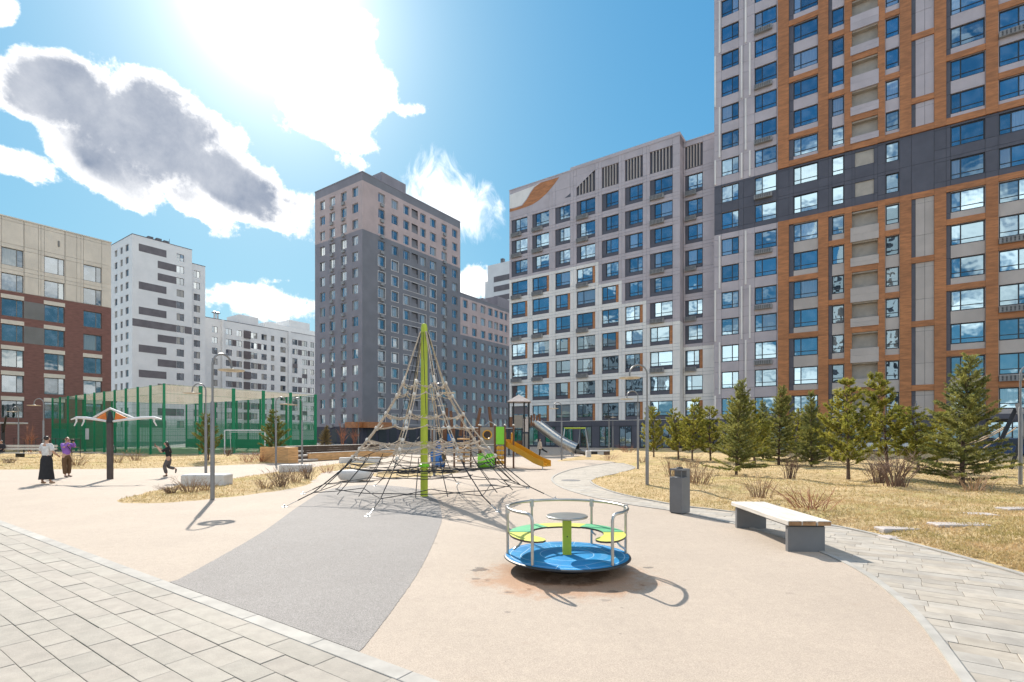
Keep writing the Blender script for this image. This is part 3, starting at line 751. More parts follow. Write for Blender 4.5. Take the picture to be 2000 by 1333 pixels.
q = MB(); q.box(KL, .27, 0, -.02, 14, KTOP-.1); q.obj('wall_core', M['cream'], bk)
q = MB(); q.box(KL, -.06, KTOP, .06, 14, KTOP+.15); q.obj('parapet_cap', M['cream'], bk)
q = MB(); q.box(-.02, .0, 0, 0, 14, KB); q.obj('end_wall', M['brick'], bk)
q = MB(); fbox(q, FK, sK(113), 25.2, sK(116), 25.9, 0, .1); q.obj('wall_light', M['bgrey'], bk)

# ---- white tower with dark bars
WO = Vector((-88.9, 121.3, 0))
wt = thing('apartment_tower', WO, TA, 'white tower with dark horizontal bars on its wide face', 'building')
M['wt_white'] = mat('white_render', (.78,.75,.72), .7, .03, .3)
M['wt_bar'] = mat('brown_grey_bar', (.16,.14,.145), .7, .08, .6)
def sWB(px): return sB(px, WO)
def sWA(px): return sA(px, WO)
WTP = [46.9-2.98*j for j in range(15)]
hWA = [(sWA(a), z-1.6, sWA(b), z) for a, b in ((224, 229), (235, 239.5), (245, 251)) for z in WTP]
hWB = [(sWB(345), z-1.75, sWB(359.7), z) for z in WTP]
eWA, eWB = sWA(216), sWB(375)
H_W = 48.7
wall(wt, FA, eWA, 0, 0, H_W, hWA, lambda u, v: 0, [M['wt_white']], (), (), .25)
wall(wt, FBq, 0, eWB, 0, H_W, hWB, lambda u, v: 0, [M['wt_white']], (), (), .25)
hWC = [(sWB(380.6), z-1.7, sWB(393), z) for z in WTP[1:]]
F2 = Fr((-.6, 0, 0), R(90)); eWC = sWB(403)
wall(wt, F2, eWB, eWC, 0, 45.5, hWC, lambda u, v: 0, [M['wt_white']], (), (), .25)
win = Windows(wt, M['pane_far'], M['wt_bar'])
for h in hWA: win.put(FA, *h[:4], (.5,), 0, -.2, .01, .07)
for h in hWB: win.put(FBq, *h[:4], (.5,), 0, -.2, .01, .07)
for h in hWC: win.put(F2, *h[:4], (.5,), 0, -.2, .01, .07)
for j, b in enumerate('LRRLRLFRLRLRLRL'):
    z0, z1 = WTP[j]-1.75, WTP[j]
    segs = {'L': [(271, 325)], 'R': [(308, 344.5)], 'F': [(258.5, 344.5), (360.2, 374.5)]}[b]
    for a, c in segs: q = MB(); fbox(q, FBq, sWB(a), z0, sWB(c), z1, 0, .04); q.obj('facade_bar', M['wt_bar'], wt)
q = MB(); q.box(eWA, .3, 0, -.3, eWB-.02, H_W-.05); q.box(eWA, eWB-.02, 0, -.9, eWC, 45.4); q.obj('wall_core', M['wt_white'], wt)
q = MB(); q.box(eWA, -.05, H_W, .05, eWB+.05, H_W+.15); q.box(eWA, eWB+.05, 45.5, -.55, eWC+.05, 45.65); q.obj('parapet_cap', M['wt_bar'], wt)
q = MB()
for i, yy in enumerate((3.4, 5.2, 6.8)): q.box(-1.6, yy, H_W+.15, -.4, yy+1.1, H_W+.75+.1*(i % 2))
q.tube([(-1, 8.2, H_W), (-1, 8.2, H_W+1.6)], .05); q.obj('roof_unit', M['roofing'], wt)

# ---- long white block behind with bays and dark panels
LO = Vector((-83.7, 144.6, 0))
lb = thing('apartment_block', LO, TA, 'long white block with brown bays between the white tower and the grey tower', 'building')
def sL(px): return sB(px, LO)
LT = [32.1-3.0*j for j in range(10)]
lc = [(414, 425), (441, 453), (462, 472.6), (490, 502.6), (510.6, 521), (529, 536), (547.7, 558), (571, 581), (590, 600), (606, 613)]
hL = [(sL(a), z-1.75, sL(b), z) for a, b in lc for z in LT]
eL0, eL1 = sL(400), sL(640)
wall(lb, FBq, eL0, eL1, 0, 34.2, hL, lambda u, v: 0, [M['wt_white']], (), (), .25)
win = Windows(lb, M['pane_far'], M['wt_bar'])
for h in hL: win.put(FBq, *h[:4], (.5,), 0, -.2, .01, .07)
M['bay'] = mat('brown_bay', (.13, .105, .105), .7, .08)
for j, z in enumerate(LT):
    q = MB(); fbox(q, FBq, sL(476), z-2.0, sL(488.5), z+.15, 0, .5 if j % 2 == 0 else .15); q.obj('bay_panel', M['bay'], lb)
    if j % 2:
        for a, b in ((453.3, 461.7), (503, 510.2)): q = MB(); fbox(q, FBq, sL(a), z-1.75, sL(b), z, 0, .03); q.obj('infill_panel', M['bay'], lb)
    for i, (a, b, ph) in enumerate(((582, 589.5, 1), (601, 605.5, 2), (571, 581, 3), (590, 600, 4))):
        if (j*3+ph*5) % 4 < 2 and i < 2: q = MB(); fbox(q, FBq, sL(a), z-1.75, sL(b), z, 0, .03); q.obj('infill_panel', M['wt_bar'], lb)
        if i >= 2 and (j*3+ph) % 4 == 1: q = MB(); fbox(q, FBq, sL(a), z-3.0, sL(b), z-1.76, 0, .03); q.obj('infill_panel', M['wt_bar'], lb)
q = MB(); q.box(-14, eL0, 0, -.3, eL1, 34.1); q.obj('wall_core', M['wt_white'], lb)
q = MB(); q.box(-14, eL0, 34.2, .05, eL1, 34.35); q.obj('parapet_cap', M['wt_bar'], lb)
q = MB()
for a, b in ((432, 436), (562, 566)): fbox(q, FBq, sL(a), 0, sL(b), 34.2, 0, .6)
q.obj('facade_pier', M['wt_white'], lb)
q = MB(); q.box(-8, sL(470), 34.35, -1, sL(508), 37.0); q.obj('roof_plant_room', M['wt_white'], lb)
q = MB()
for u in (sL(424), sL(430)): q.tube([(-1.5, u, 34.3), (-1.5, u, 36.2)], .28, 10); q.lathe([(.75, 36.2), (.7, 36.4), (.01, 36.7)], 12, (-1.5, u, 0)); 
q.obj('roof_vent', M['steel_dull'], lb)
# higher white block further back
HO = Vector((-92.4, 192, 0))
hb_ = thing('apartment_block', HO, TA, 'distant stepped white block rising behind the long white one', 'building')
def sH(px): return sB(px, HO)
hH = [(sH(a), z-1.7, sH(b), z) for a, b in ((525, 531), (539, 545), (555, 561), (568, 588), (598, 608)) for z in (41.5, 38.5, 35.5, 32.5)]
wall(hb_, FBq, sH(517), sH(660), 0, 43.6, hH, lambda u, v: 0, [M['wt_white']], (), (), .25)
win = Windows(hb_, M['pane_far'], M['wt_bar'])
for h in hH: win.put(FBq, *h[:4], (.5,), 0, -.2, .01, .08)
q = MB(); q.box(-14, sH(517), 0, -.3, sH(660), 43.5); q.obj('wall_core', M['wt_white'], hb_)
q = MB(); q.box(-10, sH(566), 43.6, -.4, sH(606), 46.4); q.box(-12, sH(530), 43.6, -2, sH(548), 44.6); q.obj('roof_plant_room', M['wt_white'], hb_)
# striped white tower seen between the grey wing and the block
SO = Vector((-7.6, 162, 0))
st = thing('apartment_tower', SO, TA, 'far white tower with grey stripes peeking over the grey wing', 'building')
q = MB(); q.box(0, 0, 0, 26, 14, 54.5); q.box(-1.8, 1, 0, 0, 13, 50); q.obj('wall', M['wt_white'], st)
for j in range(14):
    q = MB(); q.box(2.4, -.05, 50.6-3.0*j-1.7, 25, 0, 50.6-3.0*j); q.obj('facade_bar', M['wt_bar'], st)
q = MB(); q.box(4.6, .5, 54.5, 5.6, 1.5, 56); q.obj('roof_unit', M['roofing'], st)
# sunlit white tower standing behind the photographer; the windows of the orange grid reflect it
KO = Vector((-27, -62, 0))
kb = thing('apartment_tower', KO, TB-R(90)+math.pi, 'sunlit white tower mirrored in the windows of the orange tower', 'building')
FKb = Fr((0, 0, 0), 0)
hk = [(u, z-1.7, u+(1.3 if i % 2 else 2.2), z) for i, u in enumerate((1.5, 5, 8.5, 13, 17, 21)) for z in [4.6+3*k for k in range(20)]]
wall(kb, FKb, 0, 25, 0, 68, hk, lambda u, v: 0, [M['wt_white']], (), (), .25)
q = MB()
for h in hk: fbox(q, FKb, h[0], h[1], h[2], h[3], -.3, -.2)
stuff(q.obj('far_windows', M['frame'], kb))
q = MB(); q.box(0, .32, 0, 25, 15, 67.9); q.obj('wall_core', M['wt_white'], kb)

# long white block outside the left edge; the lower windows of the ten storey block mirror it
NO = Vector((-86, -14, 0))
nb_ = thing('apartment_block', NO, TB, 'long white block outside the left edge, mirrored in the lower windows', 'building')
hn = [(2.0+3.4*i, z-1.7, 3.6+3.4*i+(.6 if i % 3 == 0 else 0), z) for i in range(16) for z in [4.6+3*k for k in range(8)]]
wall(nb_, FK, 0, 56, 0, 28, hn, lambda u, v: 0, [M['wt_white']], (), (), .25)
q = MB()
for h in hn: fbox(q, FK, h[0], h[1], h[2], h[3], -.3, -.2)
stuff(q.obj('far_windows', M['frame'], nb_))
q = MB(); q.box(0, .32, 0, 56, 13, 27.9); q.obj('wall_core', M['wt_white'], nb_)
# ------------------------------------------------------------------ ground
mb = MB(); mb.quad((-900, -300, -.06), (900, -300, -.06), (900, 1500, -.06), (-900, 1500, -.06))
structure(mb.obj('ground', M['ground']))
def uv(a, b, z=0.0): return DD*a+U1*b+Vector((0, 0, z))          # a along the kerb direction, b away from the camera
KP = G(430, 1174); b0 = KP.dot(U1)                                # kerb line: b = b0
def sheet(name, pts, z, m, thick=.03, parent=None):
    mb = MB(); mb.prism([(p[0], p[1]) for p in pts], z-thick, z); return structure(mb.obj(name, m, parent))
P2 = lambda L: [G(*p) for p in L]
def smooth_closed(pts, n=4):
    """Catmull-Rom through a closed outline"""
    out = []; k = len(pts)
    for i in range(k):
        a, b, c, d = (Vector(pts[(i+j-1) % k]) for j in range(4))
        for t in (q/n for q in range(n)):
            out.append(.5*((2*b)+(c-a)*t+(2*a-5*b+4*c-d)*t*t+(3*b-a-3*c+d)*t**3))
    return out
def smooth_open(pts, n=5):
    p = [Vector(q) for q in pts]; p = [p[0]*2-p[1]]+p+[p[-1]*2-p[-2]]; out = []
    for i in range(1, len(p)-2):
        a, b, c, d = p[i-1:i+3]
        for t in (q/n for q in range(n)): out.append(.5*((2*b)+(c-a)*t+(2*a-5*b+4*c-d)*t*t+(3*b-a-3*c+d)*t**3))
    return out+[p[-2]]
# grey swoosh poured flush with the beige rubber
lft = smooth_open(P2([(345, 1134.5), (430, 1088), (520, 1035), (590, 985), (640, 957), (700, 948)]), 40)
rgt = smooth_open(P2([(700, 948), (760, 949), (820, 957), (852, 975), (863, 1008), (853, 1045), (822, 1110), (770, 1187), (706, 1271)]), 40)
jr = random.Random(77)
for L_ in (lft, rgt):
    for p_ in L_[1:-1]: p_.x += jr.gauss(0, .0028); p_.y += jr.gauss(0, .0025)
sw = lft+rgt[1:]
for k_ in (0, -1): sw[k_] = sw[k_]+U1*(b0+.0015-sw[k_].dot(U1))
sw = [p if p.dot(U1) > b0 else p+U1*(b0-p.dot(U1)+.002) for p in sw]
sheet('grey_rubber_swoosh', sw, .004, M['rubber_grey'], .004)
# pale round pad and worn patches round the carousel
def ring_outline(c, rx, ry, n=26, jit=.0, seed=1, rot=0):
    r_ = random.Random(seed); ph = [r_.uniform(0, 6.28) for _ in range(4)]; out = []
    for i in range(n):
        t = 2*math.pi*i/n; k = 1+jit*(math.sin(2*t+ph[0])+.7*math.sin(3*t+ph[1])+.5*math.sin(5*t+ph[2])+.35*math.sin(7*t+ph[3]))
        x, y = rx*k*math.cos(t), ry*k*math.sin(t); out.append(Vector((c[0]+x*math.cos(rot)-y*math.sin(rot), c[1]+x*math.sin(rot)+y*math.cos(rot), 0)))
    return out
CC = Vector((.68, 6.42, 0))                                       # carousel centre
# ---- paving: slabs laid in courses; the nearest are single parts, the rest one joined part
def pave(parent, inside, arange, brange, mname, jointless=.0, zt=.0, seed=3, limit=298, near=(0, 0), course=.2, lens=(.3, .4, .5, .6), nm='paver'):
    r_ = random.Random(seed); out = []; cache = {}
    b = brange[0]
    while b < brange[1]:
        a = arange[0]-r_.random()*.5
        while a < arange[1]:
            l = r_.choice(lens); c = uv(a+l/2, b+course/2)
            if inside(c, a, b, l):
                vis = c.y > 2.2 and abs(c.x) < 1.08*c.y+.3
                out.append((c.y if vis else 99, a, b, l))
            a += l
        b += course
    out.sort(); g = .0019
    rest = MB()
    for i, (d, a, b, l) in enumerate(out):
        dz = r_.uniform(-.0025, .0025)
        if i < limit:
            if l not in cache:
                q = MB(); q.cbox(g, g, -.05, l-g, course-g, 0, .0025); cache[l] = q.mesh(nm, M[mname])
            o = mobj(nm, cache[l], parent, uv(a, b, zt+dz), TA); o.rotation_euler = (r_.gauss(0, .0022), r_.gauss(0, .0022), TA)
        else:
            p = [uv(a+g, b+g, zt+dz), uv(a+l-g, b+g, zt+dz), uv(a+l-g, b+course-g, zt+dz), uv(a+g, b+course-g, zt+dz)]
            lo = [v-Vector((0, 0, .02)) for v in p]
            rest.add(p+lo, ((0, 1, 2, 3), (0, 4, 5, 1), (1, 5, 6, 2), (2, 6, 7, 3), (3, 7, 4, 0)))
    if rest.v: stuff(rest.obj('far_'+nm, M[mname], parent))
plaza = sheet('pavement', [uv(-70, -8), uv(20, -8), uv(20, b0-.1), uv(-70, b0-.1)], -.012, M['joint'], .04)
def in_frame(c, m=1.10): return c.y > .5 and abs(c.x/c.y) < m and c.y < 16
pave(plaza, lambda c, a, b, l: b+.2 <= b0-.14 and c.length < 16, (-20, 8), (b0-.149-.2*50, b0-.149), 'paver', seed=5, near=(-2.2, 2.2), lens=(.3, .4, .6, .6, .6))
kerb = structure(MB().box(-30, -.149, -.06, 12, -.0, -.02).obj('kerb', M['joint'], None, False, U1*b0, TA))
kc_ = MB(); kc_.cbox(.002, -.147, -.05, .998, -.002, .004, .004); kme = kc_.mesh('kerb_stone', M['kerb'])
for i in range(-16, 5): mobj('kerb_stone', kme, kerb, (i+.37, 0, 0))
# ---- curved path on the right
inner = smooth_open([G(1960, 1440)]+P2([(1890, 1333), (1770, 1182), (1650, 1099), (1500, 1041), (1340, 1003), (1230, 986), (1140, 967), (1088, 948), (1080, 932), (1110, 919), (1150, 911), (1195, 904)]), 5)
outer = smooth_open([G(2900, 1500)]+P2([(2300, 1228), (2000, 1124), (1770, 1060), (1620, 1026), (1420, 999), (1310, 985), (1200, 962), (1155, 943), (1165, 934), (1200, 926), (1240, 914), (1215, 905)]), 5)
pathpoly = inner+outer[::-1]
edge_in = [p for p in inner if p.dot(U1) > b0+.05]
aa = edge_in[0].dot(DD)
rub = [uv(-60, b0), uv(aa+.3, b0)]+edge_in+[Vector((20, 60, 0)), uv(30, 62), uv(-70, 62)]
sheet('rubber_ground', rub, 0.0, M['rubber'], .05)
def in_poly(p, poly):
    x, y = p[0], p[1]; c = False; j = len(poly)-1
    for i in range(len(poly)):
        xi, yi, xj, yj = poly[i][0], poly[i][1], poly[j][0], poly[j][1]
        if (yi > y) != (yj > y) and x < (xj-xi)*(y-yi)/(yj-yi)+xi: c = not c
        j = i
    return c
path = sheet('path', pathpoly, -.013, M['joint'], .02)
def in_path(c, a, b, l):
    return c.y < 42 and any(in_poly(uv(a+x*l, b+y*.2), pathpoly) for x, y in ((0, 0), (1, 0), (1, 1), (0, 1), (.5, .5)))
pave(path, in_path, (-34, 16), (2, 44), 'paver_path', seed=9, zt=-.004, near=(4.6, 3.6), lens=(.3, .4, .5, .6))
# flush edging between rubber and path
for k, (line, nm) in enumerate(((inner, 'path_edging'), (outer, 'path_edging'))):
    mbq = MB(); wd = .075
    for a, b in zip(line, line[1:]):
        if (b-a).length < 1e-4: continue
        n = Vector((-(b-a).y, (b-a).x, 0)).normalized()*wd/2
        mbq.add([a-n+Vector((0, 0, .0)), b-n, b+n, a+n]+[v+Vector((0, 0, .016)) for v in (a-n, b-n, b+n, a+n)], ((4, 5, 6, 7), (0, 1, 5, 4), (2, 3, 7, 6)))
    structure(mbq.obj(nm, M['kerb']))
# ---- lawns
def lawn(name, outline, res, amp, rim=.03, zmax=.22, seed=0):
    """uneven turf sheet that runs down to its edge"""
    poly = [(p[0], p[1]) for p in outline]
    xs = [p[0] for p in poly]; ys = [p[1] for p in poly]
    bm = bmesh.new(); vs = [bm.verts.new((x, y, 0)) for x, y in poly]; bm.faces.new(vs)
    bmesh.ops.triangulate(bm, faces=bm.faces[:])
    def cut(n, lo, hi, st):
        x = lo+st
        while x < hi:
            co = Vector((x, 0, 0)) if n.x else Vector((0, x, 0))
            bmesh.ops.bisect_plane(bm, geom=bm.verts[:]+bm.edges[:]+bm.faces[:], plane_co=co, plane_no=n); x += st
    cut(Vector((1, 0, 0)), min(xs), max(xs), res); cut(Vector((0, 1, 0)), min(ys), max(ys), res)
    arr = np.array(poly); nxt = np.roll(arr, -1, 0)
    def dist(p):
        d = nxt-arr; t = np.clip(((p-arr)*d).sum(1)/np.maximum((d*d).sum(1), 1e-9), 0, 1); return float(np.min(np.hypot(*(p-(arr+d*t[:, None])).T)))
    for v in bm.verts:
        d = dist(np.array((v.co.x, v.co.y))); e = min(1, d/1.6)
        n = noise.fractal(Vector((v.co.x*.42+seed, v.co.y*.42, 0)), 1, 2, 4)
        v.co.z = .012+e*(rim+amp*(.6+n))
        if d < .02: v.co.z = -.012
    bmesh.ops.recalc_face_normals(bm, faces=bm.faces[:])
    for f in bm.faces:
        if f.normal.z < 0: f.normal_flip()
        f.smooth = True
    me = bpy.data.meshes.new(name); bm.to_mesh(me); bm.free(); me.materials.append(M['lawn'])
    o = bpy.data.objects.new(name, me); COL.objects.link(o); structure(o); return o
far_tip = P2([(1215, 904), (1150, 898.5), (1085, 902), (1120, 893.5), (1185, 887)])
LR = [p.copy() for p in outer]+[G(1185, 887)]
lawn_r_out = outer[:]+smooth_open(far_tip, 3)[1:]+[Vector((10, 60, 0)), Vector((46, 44, 0)), Vector((46, 10, 0)), Vector((14, 1.0, 0))]
lawn_r = lawn('lawn', lawn_r_out, .6, .19, .04, seed=3)
bed_out = smooth_closed(P2([(222, 979), (300, 959), (350, 948), (420, 940), (520, 925), (600, 914), (690, 903), (735, 905), (700, 917), (640, 922), (622, 935), (600, 949), (520, 963), (420, 975), (300, 984)]), 4)
bed = lawn('lawn_bed', bed_out, .5, .07, .02, seed=11)
pebd = smooth_closed(P2([(725, 925), (780, 917), (860, 916), (900, 921), (870, 928), (800, 933), (735, 932)]), 3)
bed2 = lawn('lawn_bed', pebd, .6, .05, .02, seed=17)
strip_out = smooth_open(P2([(-150, 922), (0, 918), (160, 917), (320, 914), (450, 909), (552, 904.5)]), 3)+[G(552, 895), Vector((-19, 43, 0)), Vector((-29, 40.2, 0)), Vector((-54, 57.2, 0)), Vector((-62, 52, 0)), Vector((-52, 30, 0))]
strip = lawn('lawn', strip_out, 1.0, .12, .04, seed=23)
# pale stepping slabs in the right lawn
def ground_z(o, x, y):
    ok, p, n, i = o.ray_cast(Vector((x, y, 3)), Vector((0, 0, -1))); return p.z if ok else 0.0
M['slab'] = mat('stepping_stone', (.43, .38, .35), .8, .08, 6, bump=.3, bscale=50, rnd=.06)
stones = [(1885, 1003, .98, .32), (1874, 1023, .85, .3), (1765, 1031, .82, .27), (1770, 1048, .75, .28), (1992, 992, .8, .32), (1960, 1060, .0, 0)]
for i, (px, py, l, w) in enumerate(stones):
    if not l: continue
    c = G(px, py, .1); z = max(.02, max(ground_z(lawn_r, c.x+x*l/2, c.y+y*w/2) for x in (-.9, 0, .9) for y in (-.8, .8))+(-.03 if i in (2, 3) else .004))
    c = Vector(((px-1000)/F_PX*(CAM_H-z)*F_PX/(py-HOR), (CAM_H-z)*F_PX/(py-HOR), z))
    q = MB(); q.cbox(-l/2, -w/2, -.12, l/2, w/2, 0, .012); o = q.obj('stepping_stone', M['slab'], None, False, c, R(-8+3*i))
    tag(o, ['longest pale stepping slab, furthest into the grass', 'pale stepping slab just below the longest one', 'pale stepping slab behind the one nearest the path', 'pale stepping slab nearest the paved path', 'pale stepping slab cut by the edge of the photo'][i], 'stepping stone', 'stepping slabs in the dry lawn')
# ---- dry grass blades (nobody could count them)
M['grass'] = mat('dry_grass', (.60, .42, .225), .9, .2, 1.6, col2=(.38, .31, .115), detail=8, transl=.3)
def blades(name, lawn_o, n, sampler, hmin, hmax, seed):
    r_ = np.random.default_rng(seed); V, Fc = [], []
    pts = sampler(r_, n)
    k = 0
    for x, y in pts:
        z = ground_z(lawn_o, x, y)
        if z <= 0.005: continue
        h = r_.uniform(hmin, hmax); a = r_.uniform(0, 6.28); lean = r_.uniform(.4, 1.6)*h; w = r_.uniform(.004, .009)*(1+.05*y)
        ca, sa = math.cos(a), math.sin(a)
        V += [(x-sa*w, y+ca*w, z-.01), (x+sa*w, y-ca*w, z-.01), (x+ca*lean, y+sa*lean, z+h)]
        Fc.append((k, k+1, k+2)); k += 3
    me = bpy.data.meshes.new(name); me.from_pydata(V, [], Fc); me.materials.append(M['grass'])
    o = bpy.data.objects.new(name, me); COL.objects.link(o); stuff(o); return o
def samp_right(r_, n):
    out = []
    while len(out) < n:
        py = HOR+CAM_H*F_PX/ (1/ r_.uniform(1/34, 1/4.6)); py = HOR+r_.uniform(48, 330)
        px = r_.uniform(1150, 2080); c = G(px, py); out.append((c.x, c.y))
    return out
blades('grass', lawn_r, 110000, samp_right, .02, .06, 1)
def samp_box(px0, px1, py0, py1):
    def f(r_, n): return [tuple(G(r_.uniform(px0, px1), r_.uniform(py0, py1)))[:2] for _ in range(n)]
    return f
blades('grass', bed, 16000, samp_box(215, 740, 900, 986), .02, .07, 2)
blades('grass', strip, 14000, samp_box(-10, 560, 886, 920), .02, .08, 3)
# ------------------------------------------------------------------ playground
M['lime'] = mat('lime_paint', (.42, .50, .035), .4, .05, 3)
M['limeg'] = mat('bright_green_panel', (.22, .62, .03), .4, .04, 3)
M['yellowgreen'] = mat('yellow_seat', (.56, .58, .10), .45, .05, 3)
M['greenseat'] = mat('green_seat', (.11, .42, .20), .45, .05, 3)
M['rope'] = mat('beige_rope', (.52, .42, .32), .9, .15, 20)
M['ropeb'] = mat('black_rope', (.02, .02, .022), .7, .1, 20)
M['knot'] = mat('rope_clamp_beige', (.66, .60, .52), .6, .08, 10)
M['yellow'] = mat('slide_yellow', (.62, .30, .018), .35, .05, 2)
M['wood'] = mat('brown_wood', (.17, .075, .035), .65, .2, 2, stretch=(8, 8, 1), detail=7)
M['woodl'] = mat('light_wood', (.68, .39, .17), .65, .15, 2, stretch=(1, 1, 8), detail=7)
M['taupe2'] = mat('taupe_panel', (.27, .235, .195), .6, .06, 2)
M['blackm'] = mat('black_metal', (.02, .02, .022), .45, .1, 3)
M['darkpost'] = mat('dark_brown_post', (.075, .055, .05), .55, .15, 3)
# blue deck with fine white line drawing (flat print)
def deck_mat():
    m = bpy.data.materials.new('blue_deck'); m.use_nodes = True; t = m.node_tree; b = NB(t); p = t.nodes['Principled BSDF']
    tc = b.new('ShaderNodeTexCoord').outputs['Object']; x, y, z = b.sep(tc)
    r = b.m('SQRT', b.m('ADD', b.m('MULTIPLY', x, x), b.m('MULTIPLY', y, y))); an = b.m('ARCTAN2', y, x)
    def ln(v, c, w): return b.m('LESS_THAN', b.m('ABSOLUTE', b.m('SUBTRACT', v, c)), w)
    wob = b.m('MULTIPLY', b.m('SINE', b.m('MULTIPLY', an, 5.0)), .03)
    l = b.m('MAXIMUM', ln(r, .70, .005), ln(b.m('ADD', r, wob), .56, .005))
    l = b.m('MAXIMUM', l, ln(r, .33, .004))
    hsh = b.m('MULTIPLY', b.m('LESS_THAN', b.m('ABSOLUTE', b.m('SUBTRACT', b.m('FRACT', b.m('MULTIPLY', an, 7.0)), .5)), .06), b.m('MULTIPLY', b.m('GREATER_THAN', r, .42), b.m('LESS_THAN', r, .50)))
    l = b.m('MAXIMUM', l, b.m('MULTIPLY', hsh, b.step(b.m('SINE', b.m('ADD', an, .8)), .0, .1)))
    ray = b.m('MULTIPLY', b.m('LESS_THAN', b.m('ABSOLUTE', b.m('SUBTRACT', b.m('FRACT', b.m('MULTIPLY', an, 1.9)), .5)), .012), b.m('GREATER_THAN', r, .58))
    l = b.m('MAXIMUM', l, ray)
    base = b.mix(b.step(b.noise(tc, 4, 5, .6), .3, .75), (.004, .175, .43, 1), (.008, .25, .53, 1))
    t.links.new(b.mix(b.m('MULTIPLY', l, .6), base, (.55, .72, .85, 1)), p.inputs['Base Color'])
    sc_ = b.noise(b.v('MULTIPLY', tc, (1.0, 6.0, 1.0)), 9.0, 8, .75)
    wr = b.m('MULTIPLY', b.step(sc_, .60, .72), b.step(b.noise(tc, 3.0, 4, .6), .45, .65))
    t.links.new(b.mix(b.m('MULTIPLY', wr, .45), b.mix(b.m('MULTIPLY', l, .6), base, (.55, .72, .85, 1)), (.30, .36, .40, 1)), p.inputs['Base Color'])
    p.inputs['Roughness'].default_value = .5; p.inputs['Specular IOR Level'].default_value = .25
    bn = b.new('ShaderNodeBump'); bn.inputs['Strength'].default_value = .15; bn.inputs['Distance'].default_value = .003
    t.links.new(b.noise(tc, 160, 2, .5), bn.inputs['Height']); t.links.new(bn.outputs[0], p.inputs['Normal'])
    return m
def arc(c, r, z, a0, a1, n): return [Vector((c[0]+r*math.cos(R(a0+(a1-a0)*i/n)), c[1]+r*math.sin(R(a0+(a1-a0)*i/n)), z)) for i in range(n+1)]
# ---- carousel
car = thing('carousel', (CC.x, CC.y, 0), 0, 'blue merry-go-round with a steel rail and green and yellow seats', 'merry-go-round')
mb = MB(); mb.lathe([(.01, .175), (.755, .175)], 64); mb.obj('deck', deck_mat(), car)
mb = MB(); mb.lathe([(.755, .175), (.775, .168), (.78, .155), (.765, .145), (.45, .10), (.30, .07), (.28, .0)], 64); mb.obj('deck_rim', M['blackm'], car, True)
RZ, RR, PA = .755, .735, [124, 57, 178, 2]
rail = [Vector((RR*math.cos(R(232))*.99, RR*math.sin(R(232))*.99, .18)), Vector((RR*math.cos(R(232)), RR*math.sin(R(232)), RZ-.07))]
rail += [Vector((RR*math.cos(R(231.0)), RR*math.sin(R(231.0)), RZ-.03)), Vector((RR*math.cos(R(228.5)), RR*math.sin(R(228.5)), RZ-.006))]
rail += arc((0, 0), RR, RZ, 225, -45, 60)
rail += [Vector((RR*math.cos(R(a)), RR*math.sin(R(a)), z)) for a, z in ((-48.5, RZ-.006), (-51, RZ-.03), (-52, RZ-.07), (-52, .18))]
mb = MB(); mb.tube(rail, .0185, 10); mb.obj('rail', M['steel'], car, True)
for a in PA:
    x, y = RR*math.cos(R(a)), RR*math.sin(R(a))
    mb = MB(); mb.tube([(x, y, .17), (x, y, RZ-.02)], .0165, 10); po = mb.obj('post', M['steel'], car, True)
    mb = MB(); mb.tube([(x, y, RZ-.075), (x, y, RZ+.026)], .028, 12); mb.obj('rail_clamp', M['steel_dull'], po, True)
def seat_seg(a0, a1, r0, r1, z, m, round0=False, round1=False):
    mb = MB(); n = max(6, int(abs(a1-a0)/5)); out = arc((0, 0), r1, z, a0, a1, n); inn = arc((0, 0), r0, z, a1, a0, n)
    rm = (r0+r1)/2; hw = (r1-r0)/2
    def cap(a, s):
        c = Vector((rm*math.cos(R(a)), rm*math.sin(R(a)), z)); er = Vector((math.cos(R(a)), math.sin(R(a)), 0)); et = Vector((-math.sin(R(a)), math.cos(R(a)), 0))
        return [c+er*hw*math.cos(q)+et*s*hw*math.sin(q)*1.2 for q in (R(t) for t in (30, 60, 90, 120, 150))]
    pts = out+(cap(a1, 1) if round1 else [])+inn+(cap(a0, -1)[::-1] if round0 else [])
    mb.prism([(p.x, p.y) for p in pts], z-.022, z, 0, 1); return mb.obj('seat', [m, M['darkpost']], car)
SZ = .44
seat_seg(62, 118, .45, .715, SZ, M['yellowgreen'])
seat_seg(118.3, 176, .45, .715, SZ+.004, M['greenseat']); seat_seg(4, 61.7, .45, .715, SZ+.004, M['greenseat'])
seat_seg(176.3, 222, .45, .715, SZ, M['yellowgreen'], False, True); seat_seg(-42, 3.7, .45, .715, SZ, M['yellowgreen'], True, False)
for a in (128, 52, 205, -25):
    c = Vector((.6*math.cos(R(a)), .6*math.sin(R(a)), 0)); o_ = Vector((.73*math.cos(R(a)), .73*math.sin(R(a)), 0))
    mb = MB(); mb.tube([c+Vector((0, 0, SZ-.025)), c*1.1+Vector((0, 0, SZ-.10)), o_+Vector((0, 0, SZ-.14))], .012, 6); mb.obj('seat_bracket', M['steel_dull'], car)
mb = MB(); mb.cbox(-.052, -.052, .17, .052, .052, .63, .006); cp = mb.obj('centre_post', M['lime'], car)
mb = MB(); mb.tube([(0, -.054, .40), (0, -.048, .40)], .009, 8); mb.obj('bolt', M['blackm'], cp)
mb = MB(); mb.lathe([(.002, .655), (.25, .655), (.258, .648), (.258, .634), (.25, .628), (.05, .625)], 40); mb.obj('handwheel', M['steel'], car, True)

